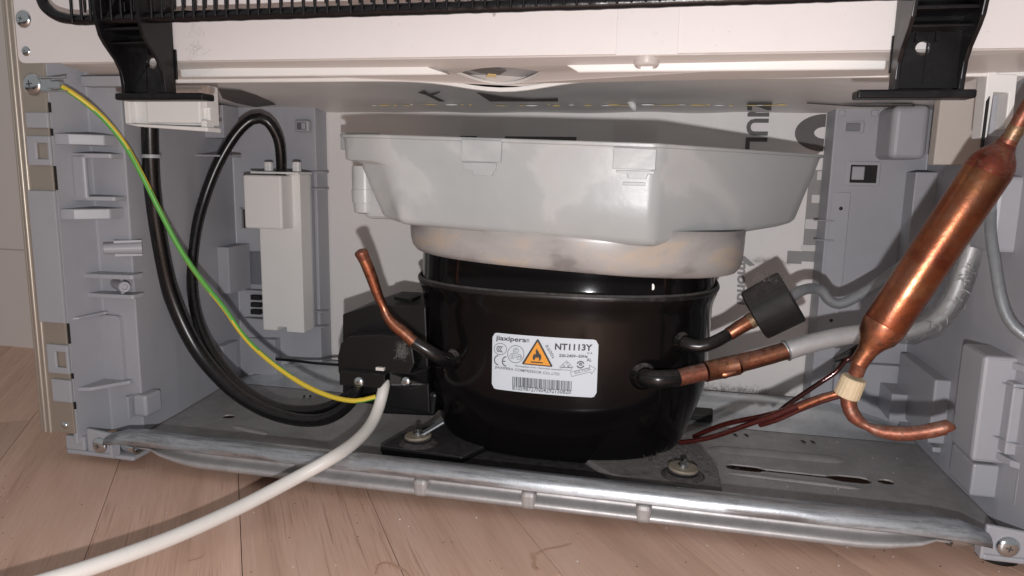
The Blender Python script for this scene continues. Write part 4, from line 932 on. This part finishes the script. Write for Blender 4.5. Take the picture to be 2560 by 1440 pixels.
# filter drier: fat copper cartridge with necks, sleeve, service stub
F0, F1 = at(2487, 402, Y=-.002), at(2196, 836, Y=.0); ax = (F1-F0); Lf = ax.length
fd = thing('filter_drier', F0, 'fat shiny copper filter drier hanging diagonally at the right', 'filter drier')
R = .0100
g = G(); g.lathe(F0, ax, [(.004,R*.99),(.0045,R),(Lf*.30,R*1.004),(Lf*.31,R),(Lf*.66,R),(Lf-.006,R),(Lf-.0055,R*.985)], 40); obj('cartridge', g, COPPERD, fd, smooth=50)
g = G(); g.lathe(F0, ax, [(-.009,.0040),(-.0060,.0050),(-.0025,.0078),(.0005,.0093),(.0035,R*.995),(.0065,R*1.006),(.0066,R*.98)], 40); obj('end_cone', g, COPPERE, fd, smooth=50)
g = G(); g.lathe(F0, ax, [(Lf-.0056,R*.98),(Lf-.0055,R*1.002),(Lf-.003,R*.985),(Lf+.0015,R*.87),(Lf+.0055,.0060),(Lf+.0095,.0046),(Lf+.017,.0041)], 40); obj('end_cone', g, COPPER, fd, smooth=50)
u = ax.normalized(); N0 = F0-u*.007; 
obj('upper_neck', G().tube([N0, at(2530, 340, Y=-.004), at(2560, 285, Y=-.006), at(2610, 200, Y=-.008)], [.0044,.0036,.0033,.0032], 16, wob=.10), COPPERO, fd, smooth=60)
obj('braze_bead', G().tube([at(2524, 350, Y=-.004), at(2536, 330, Y=-.0045), at(2546, 312, Y=-.005)], [.0036,.0042,.0036], 14, wob=.25), BRAZE, fd, smooth=60)
N1 = F1+u*.015; NS = at(2140, 935, Y=.002)
obj('lower_neck', G().tube([N1, (N1+NS)/2, NS], [.0042,.0036,.0036], 16), COPPERO, fd, smooth=60)
B0, B1 = at(2136, 944, Y=.002), at(2116, 990, Y=.003); g = G(); n = 40; axb = (B1-B0).normalized(); nb = axb.orthogonal().normalized(); bb = axb.cross(nb)
g.loft([[B0+(B1-B0)*t+(nb*math.cos(2*math.pi*k/n)+bb*math.sin(2*math.pi*k/n))*(.0056+.0002*(k%2)+e) for k in range(n)] for t, e in ((0,-.0004),(.05,0),(.95,.0003),(1,-.0002))], True); obj('braided_sleeve', g, TAN, fd, smooth=20)
ST = [at(2122, 975, Y=.003), at(2122, 1010, Y=.002), at(2136, 1042, Y=.0), at(2168, 1066, Y=-.002), at(2210, 1080, Y=-.004), at(2270, 1084, Y=-.006), at(2330, 1076, Y=-.008), at(2366, 1068, Y=-.009), at(2376, 1076, Y=-.0095)]
obj('service_stub', G().tube(ST, [.0038,.0037,.0036,.0020,.0034,.0037,  .0036,.0038,.0028], 16, wob=.12), COPPERO, fd, smooth=60)
# enamelled capillary tubes
cpl = thing('capillary_tube', at(1740, 1092, Y=.05), 'thin dark red enamelled capillary tubes running from the drier sleeve towards the compressor foot', 'tube')
for pts, m in (([(2125,975,.004),(2060,990,.006),(1990,1015,.010),(1930,1040,.016),(1860,1065,.026),(1790,1090,.036),(1735,1102,.044),(1700,1106,.050)], ENAM),
               ([(2126,982,.006),(2062,1000,.009),(1998,1024,.014),(1940,1050,.020),(1900,1062,.026)], ENAM),
               ([(1960,1027,.020),(1900,1042,.030),(1830,1056,.042),(1780,1072,.052),(1735,1092,.060)], ENAM),
               ([(2150,880,.075),(2110,905,.075),(2090,930,.075),(2030,970,.075),(1965,1015,.074),(1930,1045,.074)], ENAM)):
    obj('tube', G().tube([at(x, y, Y=q) for x, y, q in pts], .0015, 10), m, cpl, smooth=60)
obj('copper_tail', G().tube([at(2118,978,Y=.002), at(2060,993,Y=.0045), at(1998,1018,Y=.008)], .0017, 10), COPPER, cpl, smooth=60)
c = at(2125, 885, Y=.078); obj('rubber_tie', G().tube([c+V((-.008,0,-.004)), c, c+V((.008,0,.006)), c+V((.013,0,.004))], [.0022,.0030,.0020,.0012], 8, wob=.6), RUBBER, cpl, smooth=60)

# ------------------------------------------------------------------ cables
wc = [at(962, 955, Y=.052), at(958, 975, Y=.048), at(948, 1015, Y=.044), at(928, 1060, Y=.032), at(890, 1103, Y=.012), at(830, 1145, Y=-.011), at(740, 1195, Y=-.026), at(600, 1268, Y=-.055), at(440, 1340, Y=-.088), at(280, 1400, Y=-.116), at(120, 1452, Y=-.138), at(-80, 1510, Y=-.158)]
tag(obj('power_cable', G().tube(wc, .0037, 20), PVC, None, smooth=60), 'thick white power cable running from the terminal box across the parquet to the lower left', 'cable')
b1 = [at(374, 290, Y=.045), at(376, 380, Y=.047), at(382, 480, Y=.050), at(398, 600, Y=.055), at(430, 740, Y=.062), at(490, 870, Y=.066), at(570, 965, Y=.066), at(650, 1020, Y=.062), at(730, 1047, Y=.058), at(800, 1050, Y=.055), at(850, 1030, Y=.054), at(885, 995, Y=.054), at(898, 965, Y=.055)]
k1 = tag(obj('black_cable', G().tube(b1, [.0053,.0053,.0053,.0055,.0056,.0054,.0050,.0047,.0044,.0042,.0040,.0038,.0036], 18), CABLE, None, smooth=60), 'thick black sleeved cable hanging from the white hinge block down to the terminal box', 'cable', 'black cables to the terminal box')
g = G(); p = at(378, 388, Y=.0465); g.lathe(p+V((0,0,-.0018)), (0,0,1), [(0,.0054),(0,.0060),(.0022,.0060),(.0022,.0054)], 20); obj('cable_tie', g, GREY, k1, smooth=30, )
b2 = [at(702, 445, Y=.146), at(703, 400, Y=.142), at(695, 345, Y=.138), at(668, 303, Y=.132), at(632, 298, Y=.128), at(590, 335, Y=.122), at(545, 410, Y=.115), at(510, 500, Y=.108), at(488, 590, Y=.100), at(480, 690, Y=.092), at(492, 790, Y=.084), at(530, 880, Y=.078), at(600, 965, Y=.072), at(680, 1015, Y=.068), at(760, 1028, Y=.066), at(830, 1015, Y=.064), at(890, 975, Y=.062)]
tag(obj('black_cable', G().tube(b2, .0040, 18), CABLE, None, smooth=60), 'glossy black cable looping out of the top of the white control box', 'cable', 'black cables to the terminal box')
ew = [at(140, 212, Y=.000), at(160, 220, Y=.001), at(200, 246, Y=.006), at(255, 292, Y=.014), at(310, 358, Y=.022), at(356, 440, Y=.030), at(400, 528, Y=.036), at(450, 622, Y=.040), at(505, 702, Y=.043), at(560, 770, Y=.045), at(600, 828, Y=.046), at(635, 868, Y=.046), at(690, 915, Y=.045), at(760, 962, Y=.043), at(830, 992, Y=.042), at(890, 1002, Y=.042), at(940, 992, Y=.045)]
tag(obj('earth_wire', G().tube(ew, .00165, 12, mfun=lambda a, k, n: 1 if ((k+1+a*.175) % n) < n*.5 else 0), [GREEN, YELLOW], None, smooth=60), 'thin green and yellow striped earth wire from the edge strip to the terminal box', 'wire')
tag(obj('thin_wire', G().tube([at(690, 898, Y=.150), at(740, 902, Y=.148), at(790, 908, Y=.135), at(850, 912, Y=.11)], .0012, 8), CABLE, None, smooth=60), 'thin black wire behind the terminal box, low on the rear wall', 'wire')

# ------------------------------------------------------------------ white control box on the left rear panel
YX = .150
cb = thing('control_box', at(700, 830, Y=.16), 'white plastic control box clipped to the grey rear panel on the left', 'control box')
def bp_(px, py, Y): return at(px, py, Y=Y)
a = bp_(652, 560, YX); b = bp_(765, 828, YX); cx_ = bp_(668, 826, YX); q = bp_(652, 832, YX)
g = G(); xl_, xr_ = bp_(653, 700, YX).x, bp_(757, 700, YX).x; zt_, zb_ = bp_(700, 435, YX).z, bp_(720, 829, YX).z
c0, c1 = bp_(694, 828, YX).x, bp_(716, 828, YX).x; hz = bp_(700, 818, YX).z
g.prism([(xl_, YX, zb_), (c0, YX, zb_), (c0, YX, hz), (c1, YX, hz), (c1, YX, zb_), (xr_, YX, zb_), (xr_, YX, zt_), (xl_, YX, zt_)], (0,.016,0)); obj('long_cover', g, WHITEP, cb, bevel=.0009)
a = bp_(606, 437, .133); b = bp_(706, 574, .133); obj('cap', G().box(a.x, b.x, .133, .158, b.z, a.z), WHITEP, cb, bevel=.0016, seg=3)
a = bp_(625, 428, .140); b = bp_(745, 436, .140); obj('top_rim', G().box(a.x, b.x, .140, .162, b.z, a.z), WHITEP, cb, bevel=.0006)
for px in (668, 738):
    a = bp_(px-9, 404, .15); b = bp_(px+9, 434, .15); obj('peg', G().box(a.x, b.x, .15, .155, b.z-.002, a.z), WHITEP, cb, bevel=.0012)
# ------------------------------------------------------------------ white hinge block (left) and beige foam block (right)
hb = thing('hinge_block', at(415, 318, Y=.03), 'white plastic hinge block below the left black bracket', 'plastic block')
a = at(310, 236, Y=.026); b = at(505, 312, Y=.026); bx0 = a.x; g = G(); g.box(a.x, b.x, .034, .044, b.z, a.z+.006); obj('body', g, WHITEP, hb, bevel=.001)
a2 = at(362, 240, Y=.030); b2_ = at(502, 308, Y=.030); obj('raised_face', G().box(a2.x, b2_.x, .030, .036, b2_.z, a2.z+.004), WHITEP, hb, bevel=.0012)
a3 = at(308, 308, Y=.028); b3 = at(518, 320, Y=.028); g = G(); g.prism([(a3.x, .028, a3.z), (b3.x, .028, b3.z+.0005), (b3.x, .028, b3.z-.0022), (a3.x+.01, .028, a3.z-.002)], (0,.014,0)); obj('lower_flange', g, WHITEP, hb, bevel=.0006)
a4 = at(308, 240, Y=.029); obj('side_flange', G().box(a4.x, a4.x+.004, .029, .043, a3.z, a4.z+.004), WHITEP, hb, bevel=.0006)
for y0, y1 in ((246, 268), (300, 318)):
    a5 = at(505, y0, Y=.030); b5 = at(516, y1, Y=.030); obj('hook', G().box(a5.x-.001, b5.x, .030, .038, b5.z, a5.z), WHITEP, hb, bevel=.0005)
fb = thing('spacer_block', at(2400, 405, Y=.115), 'beige foam spacer block with a white bracket, below the right black bracket', 'foam block')
YQ = .095; a = at(2340, 230, Y=YQ); b = at(2462, 408, Y=YQ); g = G()
g.prism([(at(2333,412,Y=YQ).x, YQ, at(2333,412,Y=YQ).z), (at(2450,412,Y=YQ).x, YQ, at(2450,412,Y=YQ).z), (at(2468,180,Y=YQ).x, YQ, at(2468,180,Y=YQ).z), (at(2352,248,Y=YQ).x, YQ, at(2352,200,Y=YQ).z)], (0,.010,0)); obj('foam', g, FOAM, fb, bevel=.0008)
YW = .034; P = [at(x, y, Y=YW) for x, y in ((2470,172),(2492,170),(2494,184),(2544,186),(2530,320),(2512,322),(2522,232),(2484,230),(2466,345),(2452,345))]
g = G(); g.prism(P, (0,.012,0)); obj('bracket', g, WHITEP, fb, bevel=.0006)
a = at(2485, 232, Y=YW+.012); b = at(2512, 340, Y=YW+.012); obj('grey_insert', G().box(a.x, b.x, YW+.012, YW+.016, b.z, a.z), GREY, fb)
obj('slit', G().obox(at(2462, 310, Y=YW-.0004), V((.0006,0,.0012)), V((0,.0006,0)), V((0,0,.012))), DARK, fb)

# ------------------------------------------------------------------ condenser and its black brackets
cn = thing('condenser', (0, -.0225, .275), 'black wire and tube condenser along the top edge of the picture', 'condenser')
YK = -.0225; zk = at(1200, 33, Y=YK).z
ctp = [at(40, -90, Y=YK), at(95, -20, Y=YK), at(115, 18, Y=YK), at(150, 42, Y=YK), at(205, 50, Y=YK)]+[V((x, YK, 0)) for x in ()]
zA = at(260, 48, Y=YK); zB = at(1850, -4, Y=YK)
ctp += [zA+(zB-zA)*t for t in (0,.25,.5,.75,1)]+[zA+(zB-zA)*1.25]
obj('tube', G().tube(ctp, .0029, 14, step=.0015, wob=.10), BLACKT, cn, smooth=60)
wm = G().tube([V((0,0,0)), V((0,0,.002)), V((0,0,.12))], [.0006,.00075,.00075], 8, straight=True); wp = None
xa = at(190, 20, Y=YK).x
for layer, (dy, dz, dx) in enumerate(((-.0034, -.0012, 0), (.0036, .0042, .0022))):
    for i in range(52):
        x = xa+i*.00615+dx; t = (x-zA.x)/(zB.x-zA.x); z = zA.z+(zB.z-zA.z)*t
        if wp is None: o = obj('wire', wm, BLACKT, None, smooth=60); wp = o.data; o.parent = cn
        else: o = bpy.data.objects.new('wire', wp); C.objects.link(o); o.parent = cn
        o.location = V((x+random.uniform(-.0003,.0003), YK+dy, z+dz+random.uniform(-.0006,.0006)))-cn.location
# second, bare rear tube higher up is out of the picture
def bracket(s, label):
    X = -.1972 if s < 0 else .1972
    o = thing('condenser_bracket', (X, -.005, .2365), label, 'bracket', 'condenser brackets'); w = .0134
    zb0 = .2385
    web = [(X-w*.92, zb0), (X+w*.92, zb0), (X+w, .30), (X+w, .345), (X-w, .345), (X-w, .30)]
    _h = at(379, 158, Y=-.0075) if s < 0 else at(2307, 121, Y=-.0075); hx, hzc = _h.x, _h.z
    hr = .0030
    loops = [[(x, -.0075, z) for x, z in web], [(hx+hr*math.cos(-k*.35), -.0075, hzc+hr*math.sin(-k*.35)) for k in range(18)]]
    g = G(); g.plate(loops, (0,.0022,0)); obj('web', g, BLACKB, o, bevel=.0004)
    prof = [(-.0030,.2375),(-.0118,.2375),(-.0120,.2420),(-.0132,.2490),(-.0165,.2545),(-.0235,.2615),(-.0265,.2655),(-.0285,.2720),(-.0295,.2790),(-.0295,.345),(-.0030,.345)]
    for q in (-1, 1):
        g = G(); x = X+q*w*.97; g.prism([(x-.0010, y, z) for y, z in prof], (.0020,0,0)); fl_ = obj('side_flange', g, BLACKB, o, bevel=.0005)
        g = G(); g.box(x+q*.0006-.0008, x+q*.0006+.0012, -.0032, -.0020, .246, .262); obj('edge_tooth', g, BLACKB, fl_)
    g = G(); bl, brr = ((285, 505) if s < 0 else (2146, 2446)); yy = 232 if s < 0 else 215; g.box(at(bl, yy, Y=-.0135).x, at(brr, yy, Y=-.0135).x, -.0135, -.0022, .2340, .2378); obj('base_flange', g, BLACKB, o, bevel=.0010, seg=3)
    g = G(); g.box(X-w*.95, X+w*.95, -.0235, -.0074, .2690, .2706); obj('cross_web', g, BLACKB, o, bevel=.0004)
    g = G(); g.box(X-w*.95, X+w*.95, -.0200, -.0074, .2625, .2637); obj('cross_web', g, BLACKB, o, bevel=.0004)
    for dx in (-.006, .002): obj('rib', G().box(X+dx-.0007, X+dx+.0007, -.0100, -.0074, .2585, .2630), BLACKB, o)
    obj('rib', G().box(X-.0015, X-.0009, -.0081, -.0074, .240, .262), BLACKB, o)
    g = G(); g.prism([(X-.008, -.026, .276), (X-.0065, -.026, .276), (X+.006, -.026, .30), (X+.0045, -.026, .30)], (0,.018,0)); obj('brace', g, BLACKB, o)
    return o
bracket(-1, 'left black plastic condenser bracket, above the white hinge block')
bracket(1, 'right black plastic condenser bracket, above the beige foam block')

# ------------------------------------------------------------------ lint and dust on the metal
lint(bt, at(1710, 1150, Z=.0285), 420, (.012,.010,.0008), .005, 5, r=.00005); lint(bt, at(1745, 1180, Z=.0275), 260, (.014,.008,.0004), .004, 6, r=.00005)
lint(bt, V((.14,.190,.0345)), 300, (.022,.003,.001), .006, 8, r=.00006); lint(cp, at(1090, 725, Y=.06), 50, (.006,.004,.0006), .005, 9)
lint(rd_, (p0+p1)/2+V((-.002,.002,.0158)), 260, (.006,.006,.0006), .003, 12, r=.00005)
lint(panel, at(488, 110, Y=-.0017), 40, (.003,.0001,.012), .007, 14, r=.00003)

# fine grit on the steel tray and on the parquet
def grit(parent, pts, m, seed, lo=.0002, hi=.0007):
    rd = random.Random(seed); g = G()
    for p in pts:
        r = rd.uniform(lo, hi); ds = [V((rd.gauss(0,1), rd.gauss(0,1), abs(rd.gauss(0,.6)))).normalized()*r*rd.uniform(.6,1.3) for _ in range(3)]
        p = V(p); g.add([p+V((0,0,r*.8)), p+V((r*1.2,-r*.3,0)), p+V((-r*.6,r,0)), p+V((-r*.5,-r,0))], [(0,1,2),(0,2,3),(0,3,1),(1,3,2)])
    return obj('grit', g, m, parent, kind='stuff')
rg_ = random.Random(4)
grit(bt, [(rg_.uniform(-.24,.26), rg_.uniform(.012,.145), ZT) for _ in range(260)], LINT, 1, .00015, .0006)
grit(bt, [(rg_.uniform(.10,.25), rg_.uniform(.012,.145), ZT) for _ in range(60)], WPRINT, 2, .00015, .0005)
grit(floor, [at(rg_.uniform(0,2560), rg_.uniform(1130,1440), Z=ZF) for _ in range(120)], DARK, 3, .00015, .0005)
grit(floor, [at(rg_.uniform(0,2560), rg_.uniform(1130,1440), Z=ZF) for _ in range(50)], WPRINT, 4, .0002, .0006)
grit(panel, [V((rg_.uniform(-.25,.28), -.0013, rg_.uniform(.258,.285))) for _ in range(60)], LINT, 5, .0001, .0003)
